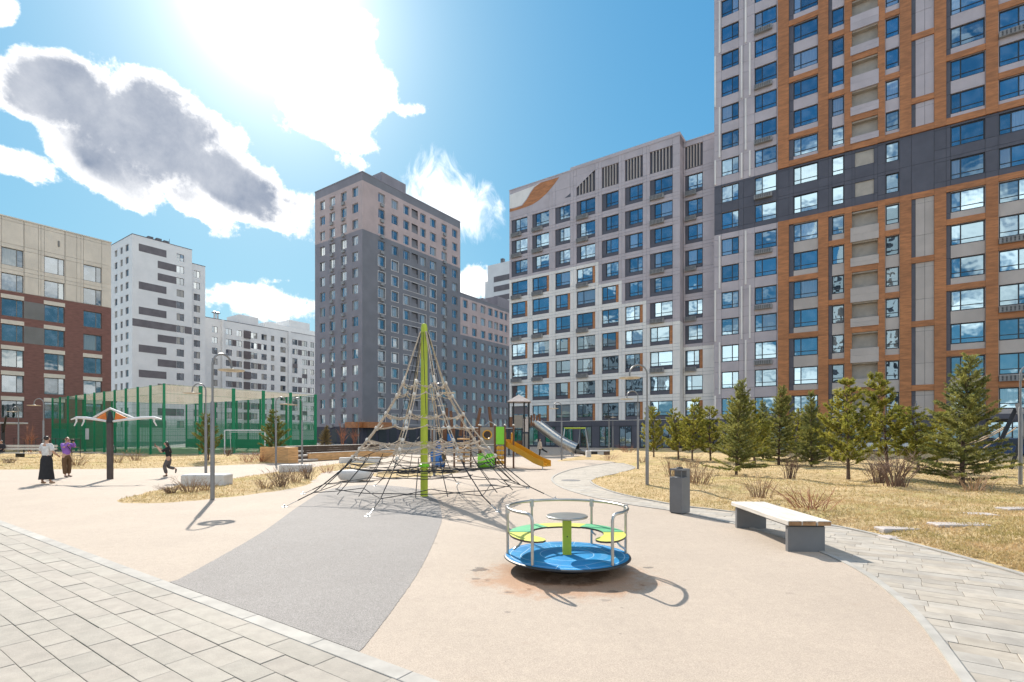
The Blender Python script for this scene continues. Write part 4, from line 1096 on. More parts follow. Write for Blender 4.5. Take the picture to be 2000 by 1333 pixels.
# ---- climbing net pyramid
NC = Vector((-2.36, 13.93, 0))
net = thing('climbing_net', NC, 0, 'lime green mast holding a pyramid of beige and black climbing ropes', 'climbing net')
mb = MB(); mb.tube([(0, 0, 0), (0, 0, 2.0), (0, 0, 4.5)], [.10, .097, .088], 20); mb.lathe([(.088, 4.5), (.08, 4.58), (.06, 4.63), (.005, 4.65)], 20); mast = mb.obj('mast', M['lime'], net, True)
mb = MB(); mb.lathe([(.097, .78), (.14, .80), (.14, .86), (.097, .88)], 16); mb.obj('mast_collar', M['limeg'], mast)
AN = [-99+45*i for i in range(8)]
PR = [(.11, 4.42), (.60, 3.03), (.78, 2.68), (1.08, 2.2), (1.34, 1.82), (1.58, 1.52), (1.77, 1.30), (1.95, 1.10), (2.15, .86), (2.88, .29)]
def node(i, k, off=0.0):
    a = R(AN[i % 8]+off); r, z = PR[k]; return Vector((r*math.cos(a), r*math.sin(a), z))
def nmid(i, k, sag=.0, pull=.02):
    p = (node(i, k)+node(i+1, k))/2; p.z -= sag; p *= 1; p.x *= 1-pull; p.y *= 1-pull; return p
def sagrope(mb, a, b, sag, rad, n=5, m=0):
    pts = [a.lerp(b, t)-Vector((0, 0, sag*4*t*(1-t))) for t in (q/n for q in range(n+1))]; mb.tube(pts, rad, 6, m, False)
def twist(name, a, b, sag, m=None, rad=.011):
    mb = MB(); sagrope(mb, a, b, sag, rad); return mb.obj(name, m or M['rope'], net, True)
for i in range(8):
    a = R(AN[i]); t = Vector((-math.sin(a), math.cos(a), 0))*.035
    for s_ in (-1, 1):                          # the doubled rib rope; every second one hangs straight from the mast head
        mb = MB(); mb.tube([node(i, k)+t*s_*(0.3 if k == 0 else 1) for k in range(0 if i % 2 else 1, 8)], .0135, 6); mb.obj('rib_rope', M['rope'], net, True)
    mb = MB(); mb.tube([node(i, 7), node(i, 8), node(i, 9)], .013, 6); mb.obj('lower_rib_rope', M['ropeb'], net, True)
    anc = Vector((3.52*math.cos(a), 3.52*math.sin(a), 0))
    mb = MB(); mb.tube([node(i, 9), node(i, 9).lerp(anc, .55)], .014, 6); mb.tube([node(i, 9).lerp(anc, .55), anc], .009, 6, 1); mb.obj('anchor_chain', [M['ropeb'], M['steel']], net, True)
    mb = MB(); mb.lathe([(.07, 0), (.07, .012), (.02, .02), (.018, .06), (.001, .065)], 12, anc); mb.obj('anchor_plate', M['steel_dull'], net, True)
    if i % 2: mb = MB(); mb.tube([node(i, 1).lerp(node(i, 0), .12), node(i, 1)], .034, 8); mb.obj('rope_sleeve', M['knot'], net, True)
    for k in range(1, 8):
        mb = MB(); p = node(i, k); mb.sphere(p, .046, 8, 6, 0, (1, 1, 1.25)); mb.obj('rope_clamp', M['knot'], net, True)
    # rings of the beige net: each side dips between the ribs
    for k in range(1, 8):
        mid_ = nmid(i, k, .12 if k % 2 else -.07, .12)
        mb = MB(); sagrope(mb, node(i, k), mid_, .035, .013); sagrope(mb, mid_, node(i+1, k), .035, .013); mb.sphere(mid_, .034, 6, 5); mb.obj('ring_rope', M['rope'], net, True)
    # black lower net
    for k in (8, 9):
        mb = MB(); m_ = nmid(i, k, -.12 if k == 9 else .05, .20 if k == 9 else .05); sagrope(mb, node(i, k), m_, .015, .010); sagrope(mb, m_, node(i+1, k), .015, .010); mb.obj('lower_ring_rope', M['ropeb'], net, True)
    for q in (.33, .66):
        mb = MB(); sagrope(mb, node(i, 7).lerp(node(i+1, 7), q), node(i, 8).lerp(node(i+1, 8), q), .02, .010); sagrope(mb, node(i, 8).lerp(node(i+1, 8), q), node(i, 9).lerp(node(i+1, 9), q)*.97, .01, .010); mb.obj('lower_net_rope', M['ropeb'], net, True)
    # inner ropes that carry the climbing levels
    for k, zc, m_ in ((3, 2.05, 'rope'), (5, 1.35, 'rope'), (6, 1.18, 'rope'), (8, .60, 'ropeb')):
        c = Vector((.12*math.cos(a), .12*math.sin(a), zc+.12)); twist('inner_rope', node(i, k), c, .10, M[m_])
    pts = [node(i, k).lerp(Vector((0, 0, PR[k][1]+.1)), .5) for k in (5, 8)]
    for (k, f, z_, m_) in ((5, .55, 1.40, 'rope'), (6, .5, 1.2, 'rope'), (8, .62, .60, 'ropeb'), (8, .36, .62, 'ropeb'), (9, .82, .34, 'ropeb')):
        r_ = PR[k][0]*f; b_ = R(AN[(i+1) % 8]); twist('inner_ring_rope', Vector((r_*math.cos(a), r_*math.sin(a), z_)), Vector((r_*math.cos(b_), r_*math.sin(b_), z_)), .04, M[m_])
    b_ = R(AN[(i+1) % 8])
    for r_, z_ in ((.55, .74), (1.05, .72), (1.55, .76), (1.95, .82)):       # level black net inside the cone
        twist('floor_net_rope', Vector((r_*math.cos(a), r_*math.sin(a), z_)), Vector((r_*math.cos(b_), r_*math.sin(b_), z_)), .03, M['ropeb'], .009)
    twist('floor_net_rope', node(i, 8), Vector((.11*math.cos(a), .11*math.sin(a), .80)), .08, M['ropeb'], .009)
    if i % 2 == 0: twist('hanger_rope', node(i, 7).lerp(node(i, 8), .9), Vector((.4*math.cos(a), .4*math.sin(a), 1.6)), .0, M['ropeb'], .009)
    twist('mast_stay', Vector((.10*math.cos(a), .10*math.sin(a), 4.40)), Vector((.55*PR[3][0]*math.cos(a+.4), .55*PR[3][0]*math.sin(a+.4), 2.2)), .0, M['ropeb'], .008)

# ---- bench, bin
bn = thing('bench', (4.20, 8.28, 0), R(-2.6), 'pale timber bench on two dark plates beside the paved path', 'bench')
M['benchwood'] = mat('weathered_timber', (.58, .53, .47), .75, .12, 2.2, stretch=(9, .7, 9), detail=8, bump=.2, bscale=30)
M['endgrain'] = mat('timber_end_grain', (.34, .19, .09), .8, .25, 9)
for j in range(3):
    mb = MB(); x0 = -.30+j*.2; mb.cbox(x0+.004, -1.06, .385, x0+.196, 1.06, .45, .008); me = mb.mesh('plank', [M['benchwood'], M['endgrain']])
    for p in me.polygons:
        if abs(p.normal.y) > .9: p.material_index = 1
    mobj('plank', me, bn, (0, .012*(j % 2), 0))
mb = MB(); mb.box(-.24, -.98, .355, .24, -.90, .384); mb.box(-.24, .90, .355, .24, .98, .384); mb.box(-.26, -.9, .36, -.21, .9, .384); mb.box(.21, -.9, .36, .26, .9, .384); mb.obj('frame', M['blackm'], bn)
for y in (-.97, .89):
    mb = MB(); mb.cbox(-.255, y, 0, .255, y+.08, .356, .004); mb.obj('leg', M['greypaint'], bn)
bi = thing('litter_bin', (3.545, 10.95, 0), R(38), 'grey metal litter bin with an open hood at the edge of the path', 'litter bin')
mb = MB(); mb.cbox(-.15, -.15, .02, .15, .15, .765, .006); mb.obj('body', M['greypaint'], bi)
mb = MB(); mb.box(-.13, -.13, 0, .13, .13, .02); mb.obj('base', M['blackm'], bi)
mb = MB(); mb.prism([(-.15, -.15), (.15, -.15), (.15, .15), (-.15, .15)], .905, .94); mb.box(.03, -.147, .766, .147, .147, .905); mb.tube([(-.13, -.13, .76), (-.13, -.13, .91)], .008, 6); mb.tube([(-.13, .13, .76), (-.13, .13, .91)], .008, 6); mb.obj('hood', M['greypaint'], bi)
mb = MB(); mb.lathe([(.07, .94), (.07, .965), (.06, .972), (.001, .972)], 16); mb.obj('ashtray', M['blackm'], bi)

# ---- street lamps
def lamp_proto():
    t = thing('street_lamp', (0, 0, 0), 0, 'x', 'street lamp', 'ring headed lamp posts of the courtyard')
    mb = MB(); mb.tube([(0, 0, 0), (0, 0, 2.45), (0, 0, 2.5)], [.052, .05, .034], 12); mb.lathe([(.075, 0), (.075, .015), (.053, .02)], 12); mb.obj('pole', M['lamp'], t, True)
    pts = [(0, 0, 2.48), (0, 0, 3.46)]+[(-.265+.265*math.cos(R(q)), 0, 3.46+.28*math.sin(R(q))) for q in range(15, 181, 15)]+[(-.53, 0, 3.36)]
    mb = MB(); mb.tube(pts, .026, 8); mb.obj('arm', M['lamp'], t, True)
    mb = MB(); mb.lathe([(.17, 3.37), (.17, 3.345), (.30, 3.335), (.315, 3.345), (.315, 3.36), (.17, 3.37)], 28, (-.53, 0, 0))
    for q in range(4): an = R(45+90*q); c_, s_ = math.cos(an), math.sin(an); mb.tube([(-.53+.09*c_, .09*s_, 3.36), (-.53+.18*c_, .18*s_, 3.355)], .01, 5)
    mb.obj('lamp_ring', M['lamp_disc'], t, True)
    mb = MB(); mb.lathe([(.001, 3.335), (.10, 3.335), (.11, 3.35), (.09, 3.38), (.03, 3.40), (.001, 3.40)], 18, (-.53, 0, 0)); mb.obj('lamp_head', M['lamp_disc'], t, True)
    return t
lamps = [(G(415, 977), 245, 'lamp post with a cream ring in the planting bed of dry stems'),
         (G(402, 929), 5, 'lamp post just behind the one in the planting bed'),
         (G(1264, 958), 3, 'tallest looking lamp post on the lawn beside the litter bin'),
         (G(1246, 918), 3, 'lamp post close behind the tall one on the right lawn'),
         (G(85, 906), 2, 'lamp post before the brick building with its ring over the lawn'),
         (G(36, 893.5), 95, 'lamp post at the slatted bench near the left edge'),
         (G(590, 907), 10, 'lamp post beside the wooden terrace steps'),
         (G(539, 908.5), 180, 'lamp post next to the pine by the green court corner'),
         (G(1097, 900), 8, 'lamp post before the steel tube slide'),
         (G(1993, 957), 182, 'lamp post cut by the right edge of the photo'),
         (G(848, 930), 185, 'lamp post seen through the climbing net, nearer one'),
         (G(842, 905.5), 190, 'lamp post seen through the climbing net, further one'),
         (G(700, 876), 180, 'small far lamp post before the plum grey tower'),
         (G(1787, 902), 60, 'lamp post rising out of the pines'),
         (G(1197, 883), 80, 'thin far lamp post at the shopfronts')]
lp = lamp_proto()
for i, (p, a, lab) in enumerate(lamps):
    if i == 0: lp.location = p; lp.rotation_euler = (0, 0, R(a)); lp['label'] = lab
    else: dup(lp, p, R(a), lab)

# ---- yellow slide play unit
PU = Vector((-.6, 25.9, 0))
pu = thing('play_unit', PU, 0, 'wooden play unit with a yellow double slide and green panel', 'play unit')
def pxl(px, Y): return (px-1000)/F_PX*Y-PU.x
def post(x, y, h, parent=pu, w=.09, m='wood', nm='post'):
    mb = MB(); mb.cbox(x-w/2, y-w/2, 0, x+w/2, y+w/2, h, .02); o = mb.obj(nm, M[m], parent)
    mb = MB(); mb.lathe([(.05, h), (.055, h+.04), (.001, h+.08)], 8, (x, y, 0)); mb.obj('post_cap', M['knot'], o, True); return o
xa, xb, xc = pxl(936, 25.9), pxl(966.5, 25.9), pxl(986, 25.9)
xd = pxl(1003, 25.9)
for x in (xa, xb, xc): post(x, 0, 2.12); post(x, 1.3, 2.12)
post(xd, -.05, 2.12); post(xd, .9, 2.12)
for x0, x1, y0, y1 in ((xa, xb, 0, 1.3), (xb, xc, 0, 1.3)):
    mb = MB(); mb.box(x0+.05, y0, 1.10, x1-.05, y1, 1.16); mb.obj('deck', M['taupe2'], pu)
# grey panel with a round porthole
mb = MB(); w_, h_ = xb-xa-.1, .85; cx, cz, rr = xa+.05+w_*.52, 1.66, .215
n = 32; outer_ = []
for i in range(n):
    a = 2*math.pi*(i+.5)/n; c_, s_ = math.cos(a), math.sin(a); k = min((w_/2)/max(abs(c_), 1e-6), (h_/2)/max(abs(s_), 1e-6)); outer_.append((xa+.05+w_/2+c_*k, 1.61+s_*k))
inner_ = [(cx+rr*math.cos(2*math.pi*(i+.5)/n), cz+rr*math.sin(2*math.pi*(i+.5)/n)) for i in range(n)]
for y in (-.03, .0):
    o0 = len(mb.v); mb.add([(x, y, z) for x, z in outer_]+[(x, y, z) for x, z in inner_], [(i, (i+1) % n, n+(i+1) % n, n+i) if y < 0 else (i, n+i, n+(i+1) % n, (i+1) % n) for i in range(n)])
for i in range(n):
    j = (i+1) % n; mb.quad((inner_[i][0], -.03, inner_[i][1]), (inner_[j][0], -.03, inner_[j][1]), (inner_[j][0], 0, inner_[j][1]), (inner_[i][0], 0, inner_[i][1]))
    mb.quad((outer_[j][0], -.03, outer_[j][1]), (outer_[i][0], -.03, outer_[i][1]), (outer_[i][0], 0, outer_[i][1]), (outer_[j][0], 0, outer_[j][1]))
ppn = mb.obj('porthole_panel', M['taupe2'], pu)
mb = MB(); ring = [(cx+rr*math.cos(2*math.pi*i/24), -.035, cz+rr*math.sin(2*math.pi*i/24)) for i in range(25)]; mb.tube(ring, .032, 8); mb.obj('porthole_ring', M['yellow'], ppn, True)
mb = MB(); mb.box(xa+.1, .7, 1.3, xb-.1, .73, 1.95); mb.obj('inner_panel', M['darkpost'], pu)
mb = MB(); mb.cbox(xb+.055, -.035, 1.18, xc-.02, 0, 2.06, .01); mb.obj('green_panel', M['limeg'], pu)
mb = MB(); mb.tube([(xa-1.9, 0, 2.0), (xa, 0, 2.0)], .03, 8); mb.tube([(xc, 0, 1.98), (xd, -.02, 1.98)], .022, 8); mb.obj('top_rail', M['steel'], pu)
# the slide: double trough with a middle ridge, swept down to the right
prof = [(-.46, .20), (-.44, .20), (-.42, .02), (-.06, .0), (-.03, .07), (.03, .07), (.06, .0), (.42, .02), (.44, .20), (.46, .20), (.47, -.03), (-.47, -.03)]
P0 = Vector((xc+.18, .42, 1.16)); P1 = Vector((pxl(1058, 24.8), -.85, .22)); P2_ = Vector((pxl(1069, 24.7), -1.05, .17))
path_s = [P0+Vector((-.35, .2, .03)), P0, P0.lerp(P1, .12)+Vector((0, 0, -.02)), P0.lerp(P1, .5), P0.lerp(P1, .88), P1+Vector((0.02, -.01, .03)), P2_]
dh = Vector((P1.x-P0.x, P1.y-P0.y, 0)).normalized(); sd = Vector((dh.y, -dh.x, 0))
mb = MB(); vs, fs = [], []
for p in path_s:
    for u, h in prof: vs.append(p+sd*u*.72+Vector((0, 0, h*1.25)))
k = len(prof)
for i in range(len(path_s)-1):
    for j in range(k): j2 = (j+1) % k; fs.append((i*k+j, i*k+j2, (i+1)*k+j2, (i+1)*k+j))
fs.append(tuple(range(k))); fs.append(tuple((len(path_s)-1)*k+j for j in range(k-1, -1, -1)))
mb.add(vs, fs); mb.obj('slide', M['yellow'], pu)
for s_ in (-1, 1):
    b_ = P0+sd*s_*.27; mb = MB(); mb.cbox(b_.x-.05, b_.y-.03, 1.2, b_.x+.05, b_.y+.03, 1.78, .02); mb.obj('slide_side', M['yellow'], pu)
mb = MB(); mb.tube([P2_+sd*.2-Vector((.1, 0, 0)), P2_+sd*.2+Vector((-.1, 0, -.17))], .03, 6); mb.obj('slide_foot', M['steel_dull'], pu)
# climbing column of yellow pods, green crawl tube, left bridge with nets, crossed logs, blue slide
for i in range(4):
    for s_ in (-.09, .09):
        mb = MB(); mb.lathe([(.01, -.05), (.09, -.04), (.11, 0), (.09, .04), (.01, .05)], 12); mb.xf(Matrix.Translation((xb+.27+s_, -.12, .28+i*.24))@Matrix.Rotation(R(90), 4, 'X')); mb.obj('climbing_pod', M['yellow'], pu, True)
mb = MB(); mb.lathe([(.36, -.42), (.36, .42), (.31, .42), (.31, -.42), (.36, -.42)], 24); mb.xf(Matrix.Translation(((xa+xb)/2-.02, -.25, .37))@Matrix.Rotation(R(90), 4, 'Y')); mb.obj('crawl_tube', M['limeg'], pu, True)
for i, px in enumerate((846, 866, 888, 906, 920)):
    post(pxl(px, 26.3), .2+.3*(i % 2), 2.05 if i else 1.9)
for i in range(6):
    x = pxl(893, 26)+i*.0; z = .35+i*.22
    mb = MB(); mb.tube([(pxl(893, 26), .1, z), (pxl(917, 26), .1, z)], .045, 8); mb.obj('rung', M['woodl'], pu)
mb = MB()
for i in range(9): mb.box(pxl(866, 26)+i*.19, .1, .95+.06*abs(i-4), pxl(866, 26)+i*.19+.15, 1.0, 1.0+.06*abs(i-4))
stuff(mb.obj('bridge_slats', M['wood'], pu))
for (p0, p1) in (((866, 2.0), (872, 3.05)), ((884, 2.0), (880, 2.9)), ((928, 2.0), (938, 3.05)), ((962, 2.0), (955, 3.1)), ((899, 2.1), (905, 2.9))):
    mb = MB(); mb.tube([(pxl(p0[0], 26.8), .9, 0 if p0[0] == 866 else 1.6), (pxl(p1[0], 26.8), 1.0, p1[1])], [.09, .075], 10); mb.obj('leaning_log', M['wood'], pu, True)
mb = MB()
bp = [Vector((pxl(866, 25.2), -.5, 1.25)), Vector((pxl(858, 24.8), -.9, 1.0)), Vector((pxl(850, 24.5), -1.3, .55)), Vector((pxl(853, 24.2), -1.6, .25)), Vector((pxl(858, 24.0), -1.85, .2))]
vs, fs = [], []; pr2 = [(-.26, .18), (-.2, .0), (.2, .0), (.26, .18), (.22, -.04), (-.22, -.04)]
for p in bp:
    for u, h in pr2: vs.append(p+Vector((u, 0, h)))
for i in range(len(bp)-1):
    for j in range(6): j2 = (j+1) % 6; fs.append((i*6+j, i*6+j2, i*6+6+j2, i*6+6+j))
M['blue'] = mat('blue_plastic', (.012, .13, .36), .35, .05, 2)
mb.add(vs, fs); mb.obj('small_slide', M['blue'], pu)
mb = MB(); mb.box(pxl(873, 25.6), -.1, 1.0, pxl(883, 25.6), -.05, 1.7); mb.obj('blue_panel', M['blue'], pu)
for a_, b_, nn in ((906, 936, 6), (846, 866, 4)):
    xs0, xs1 = pxl(a_, 26), pxl(b_, 26)
    for i in range(nn):
        t_ = i/(nn-1); mb = MB(); sagrope(mb, Vector((xs0, .15, .5+1.4*t_)), Vector((xs1, .02, .5+1.4*t_)), .08, .012); mb.obj('side_rope', M['rope'], pu)
        mb = MB(); mb.tube([(xs0+(xs1-xs0)*t_, .1, .35), (xs0+(xs1-xs0)*t_*.9, .1, 1.95)], .011, 5); mb.obj('side_rope', M['rope'], pu)
mb = MB(); mb.tube([(xa+.3, -.5, 2.12), (xa+.55, -.5, 2.3), (xa+.75, -.4, 2.2)], .03, 6); mb.obj('steel_loop', M['steel'], pu)

# ---- dark tower with tube slide
QY = 41.7
qt = thing('play_tower', (1.0, QY, 0), 0, 'tall dark play tower with a pale peaked roof and long steel tube slide', 'play tower')
def qx(px): return (px-1000)/F_PX*QY-1.0
for px in (994, 1003, 1024, 1033):
    for y in (0, 1.1): mb = MB(); mb.cbox(qx(px)-.06, y-.06, 0, qx(px)+.06, y+.06, 4.35, .01); mb.obj('post', M['blackm'], qt)
mb = MB(); ap = ((qx(1003)+qx(1024))/2, .55, 4.95)
x0, x1 = qx(991), qx(1037); cs = [(x0, -.35, 4.35), (x1, -.35, 4.35), (x1, 1.45, 4.35), (x0, 1.45, 4.35)]
for i in range(4): mb.add([cs[i], cs[(i+1) % 4], ap], ((0, 1, 2),))
mb.add([(x, y, z-.06) for x, y, z in cs], ((3, 2, 1, 0),))
for i in range(4): a_, b_ = cs[i], cs[(i+1) % 4]; mb.quad((a_[0], a_[1], a_[2]-.06), (b_[0], b_[1], b_[2]-.06), b_, a_)
M['roofpale'] = mat('pale_tile_roof', (.52, .43, .38), .7, .08, 4)
mb.obj('roof', M['roofpale'], qt)
mb = MB(); mb.box(qx(994), 0, 2.05, qx(1033), 1.1, 2.15); mb.obj('deck', M['blackm'], qt)
mb = MB(); mb.cbox(qx(1003), -.06, 2.2, qx(1021), -.02, 3.25, .01); mb.obj('wall_panel', M['taupe2'], qt)
mb = MB(); mb.cbox(qx(1022), -.06, 1.9, qx(1034), -.02, 2.95, .01)
for q in range(3): mb.box(qx(1023)+q*.17, -.06, 2.95, qx(1023)+q*.17+.1, -.02, 3.12)
mb.obj('wall_panel', M['greyw'], qt)
mb = MB(); mb.cbox(qx(994), -.06, 2.3, qx(1001), -.02, 3.1, .01); mb.obj('wall_panel', M['wood'], qt)
mb = MB(); mb.box(qx(1003), -.05, 3.3, qx(1031), 0, 3.9); mb.obj('wall_panel', M['dark'], qt)
mb = MB(); mb.cbox(qx(1021), -.05, .2, qx(1031), -.01, 1.75, .01); mb.obj('lower_panel', M['taupe2'], qt)
mb = MB(); mb.cbox(qx(1008), .2, .1, qx(1020), .24, 1.2, .01); mb.obj('lower_panel', M['wood'], qt)
mb = MB()
for q in range(4): mb.cbox(qx(1036)+q*.22, .1-.02*q, 2.4, qx(1036)+q*.22+.17, .16-.02*q, 3.25+.1*(q % 2), .01)
stuff(mb.obj('carved_boards', M['wood'], qt))
tp = [Vector((qx(1034), .55, 2.72)), Vector((qx(1044), .5, 2.72)), Vector((qx(1055), .35, 2.42)), Vector((qx(1090), -.3, 1.3)), Vector((qx(1110), -.7, .82)), Vector((qx(1122), -.95, .60)), Vector((qx(1130), -1.1, .52))]
tp = smooth_open(tp, 4)
mb = MB(); mb.tube(tp[:-3], .43, 24, 0, False); tube = mb.obj('tube_slide', M['steel'], qt, True)
for f in (8, 12, 16):
    if f < len(tp)-1:
        d_ = (tp[f+1]-tp[f]).normalized(); mb = MB(); mb.tube([tp[f]-d_*.025, tp[f]+d_*.025], .455, 24, 0, False); mb.obj('tube_flange', M['steel_dull'], tube, True)
e0 = tp[-4]; dd_ = (tp[-1]-tp[-4]).normalized(); mb = MB(); vs, fs = [], []
sd2 = dd_.cross(Vector((0, 0, 1))).normalized()
for i in range(5):
    p = e0+dd_*.25*i
    for q in range(9): an = R(180+180*q/8); vs.append(p+sd2*.42*math.cos(an)+Vector((0, 0, .42*math.sin(an)*(1-.1*i)-.02*i)))
for i in range(4):
    for q in range(8): fs.append((i*9+q, i*9+q+1, i*9+10+q, i*9+9+q))
mb.add(vs, fs); mb.obj('slide_exit', M['steel'], qt, True)
for px in (1114, 1117, 1137): mb = MB(); mb.tube([(qx(px), -.9 if px < 1120 else -1.2, 0), (qx(px), -.9 if px < 1120 else -1.2, .5)], .05, 8); mb.obj('slide_support', M['steel_dull'], qt)

# ---- basket swing
SY = 46.0
sg = thing('basket_swing', ((1123-1000)/F_PX*SY, SY, 0), R(-4), 'basket swing with a yellow green beam on splayed steel legs', 'swing')
hw = .95; sb = 2.25
mb = MB(); mb.tube([(-hw, 0, sb), (hw, 0, sb)], .07, 10); mb.obj('beam', M['lime'], sg, True)
for s_ in (-1, 1):
    for y in (-1.1, 1.1): mb = MB(); mb.tube([(s_*hw*.95, 0, sb), (s_*(hw+.28), y, 0)], .05, 8); mb.obj('leg', M['steel'], sg, True)
mb = MB(); ring = [(.45*math.cos(R(q)), .45*math.sin(R(q)), .55) for q in range(0, 361, 20)]; mb.tube(ring, .05, 8); bsk = mb.obj('basket', M['blackm'], sg, True)
for q in range(8): an = R(q*22.5); mb = MB(); mb.tube([(.45*math.cos(an), .45*math.sin(an), .54), (-.45*math.cos(an), -.45*math.sin(an), .52)], .012, 5); mb.obj('basket_rope', M['ropeb'], bsk)
for x, y in ((.3, .3), (.3, -.3), (-.3, .3), (-.3, -.3)): mb = MB(); mb.tube([(x, y, .56), (x*1.5, 0, sb)], .014, 5); mb.obj('chain', M['steel'], sg)

# ---- hanging rotor: dark mast with a white cross-arm and orange sails
RO = G(215, 936.5)
rt = thing('rotor_ride', RO, R(6), 'dark mast carrying a white two armed rotor with orange sails', 'spinning ride')
mb = MB(); mb.cbox(-.08, -.08, 0, .08, .08, 2.12, .015); mb.obj('mast', M['darkpost'], rt)
mb = MB(); mb.lathe([(.11, 2.1), (.12, 2.16), (.09, 2.3), (.05, 2.5), (.001, 2.55)], 14); mb.obj('hub', M['blackm'], rt, True)
M['whitep'] = mat('white_paint', (.72, .70, .68), .4, .04, 3)
M['sail'] = mat('orange_sail', (.75, .20, .03), .5)
for k_, az in enumerate((0, 162)):
    Rm = Matrix.Rotation(R(az), 4, 'Z')
    def add_(mb, nm, m_, par, sm=True): mb.xf(Rm); return mb.obj(nm, m_, par, sm)
    mb = MB(); mb.tube([(0, 0, 2.14), (.5, 0, 2.22), (1.1, 0, 2.29), (1.55, 0, 2.31), (1.80, 0, 2.24)], [.04, .045, .055, .045, .025], 8); arm = add_(mb, 'arm', M['whitep'], rt)
    for x in (1.55, 1.2)[:1 if k_ == 0 else 2]: mb = MB(); mb.tube([(x, 0, 2.3), (x-.03, .03, 2.16), (x+.05, .05, 1.99)], [.035, .03, .02], 6); add_(mb, 'handgrip', M['whitep'], arm)
    mb = MB(); mb.tube([(0, 0, 2.64), (.32, 0, 2.5), (.85, 0, 2.27)], [.04, .04, .03], 8); add_(mb, 'brace', M['whitep'], rt)
    mb = MB(); mb.prism([(.16, 2.22), (.68, 2.25), (.2, 2.49)], -.012, .012); mb.xf(Matrix.Rotation(R(90), 4, 'X')); add_(mb, 'sail', M['sail'], rt, False)
# ------------------------------------------------------------------ sports court fence
M['green'] = mat('green_fence_paint', (.005, .23, .10), .45, .06, 3)
M['greenl'] = mat('green_board', (.008, .24, .13), .5, .06, 1)
FC = Vector((-28.0, 41.7, 0)); FH = 5.8
ct = thing('court_fence', FC, TA, 'tall green mesh fence round the sports court', 'fence')   # local x = DD, y = U1
LA, LB = 28.6, 13.8
nA, nB = 11, 5
def fpost(x, y, w, d): mb = MB(); mb.cbox(x-w/2, y-d/2, -.05, x+w/2, y+d/2, FH, .01); mb.obj('post', M['green'], ct)
for i in range(nA+1): fpost(-LA*i/nA, 0, .11, .17)
for i in range(1, nB+1): fpost(0, LB*i/nB, .11, .28)
for i in range(1, nA+1): fpost(-LA*i/nA, LB, .10, .2)
for i in range(1, nB): fpost(-LA, LB*i/nB, .10, .2)
def mesh_panel(L, dense=True):
    mb = MB(); n = int(L/.10)
    for i in range(1, n):
        x = L*i/n; mb.box(x-.0035, -.003, 2.9, x+.0035, .003, FH-.05); mb.box(x-.008, -.003, .12, x+.008, .003, 2.9)
    if dense:
        for i in range(n): x = L*(i+.5)/n; mb.box(x-.008, -.003, .12, x+.008, .003, 2.9)
    for z in (.15, .6, 1.1, 1.6, 2.1, 2.6, 2.95, 3.6, 4.3, 5.0, 5.7): mb.box(0, -.012, z-.008, L, -.004, z+.008)
    return mb.mesh('mesh_panel', M['green'])
pA, pB = mesh_panel(LA/nA-.12), mesh_panel(LB/nB-.12)
for i in range(nA): mobj('mesh_panel', pA, ct, (-LA*(i+1)/nA+.06, 0, 0)); mobj('mesh_panel', pA, ct, (-LA*(i+1)/nA+.06, LB, 0))
for i in range(nB):
    o = mobj('mesh_panel', pB, ct, (0, LB*i/nB+.06, 0)); o.rotation_euler = (0, 0, R(90)); o = mobj('mesh_panel', pB, ct, (-LA, LB*i/nB+.06, 0)); o.rotation_euler = (0, 0, R(90))
for i in (9, 10): mb = MB(); mb.cbox(-LA*(i+1)/nA+.08, -.05, .1, -LA*i/nA-.08, -.02, 2.3, .01); mb.obj('solid_panel', M['greenl'], ct)
for i in range(nA): mb = MB(); mb.cbox(-LA*(i+1)/nA+.06, LB-.08, .05, -LA*i/nA-.06, LB-.05, 1.15, .01); mb.obj('kick_board', M['greenl'], ct)
mb = MB(); mb.box(-17.8, -.09, 1.2, -16.8, -.075, 2.3); nt_ = mb.obj('notice_board', M['whitep'], ct)
# ball-stop net roofed over the court: pale cords
M['netting'] = mat('pale_net_cord', (.72, .62, .52), .8, .08, 4, transl=.45)
mb = MB()
for i in range(0, int(LA/.16)): x = -LA+.08+i*.16; mb.quad((x-.065, .06, FH-.06), (x+.065, .06, FH-.06), (x+.065, LB-.06, FH-.06), (x-.065, LB-.06, FH-.06))
for i in range(0, int(LB/.4)): y = .2+i*.4; mb.quad((-LA+.05, y-.06, FH-.05), (-.05, y-.06, FH-.05), (-.05, y+.06, FH-.05), (-LA+.05, y+.06, FH-.05))
stuff(mb.obj('roof_net', M['netting'], ct))
crt = structure(MB().box(-LA, 0, -.04, 0, LB, .02).obj('court_surface', mat('court_turf', (.10, .17, .07), .9, .15, 1), None, False, FC, TA))
gl_ = thing('football_goal', (-23.0, 44.6, 0), R(-1), 'white football goal inside the green court', 'goal')
mb = MB()
for x in (-1.75, 1.75): mb.tube([(x, 0, 0), (x, 0, 2.05)], .05, 8); mb.tube([(x, 0, 2.05), (x, .8, 2.0), (x, 1.0, 0)], .025, 6)
mb.tube([(-1.75, 0, 2.05), (1.75, 0, 2.05)], .05, 8); mb.tube([(-1.75, .8, 1.9), (1.75, .8, 1.9)], .025, 6); mb.obj('goal_frame', M['whitep'], gl_)
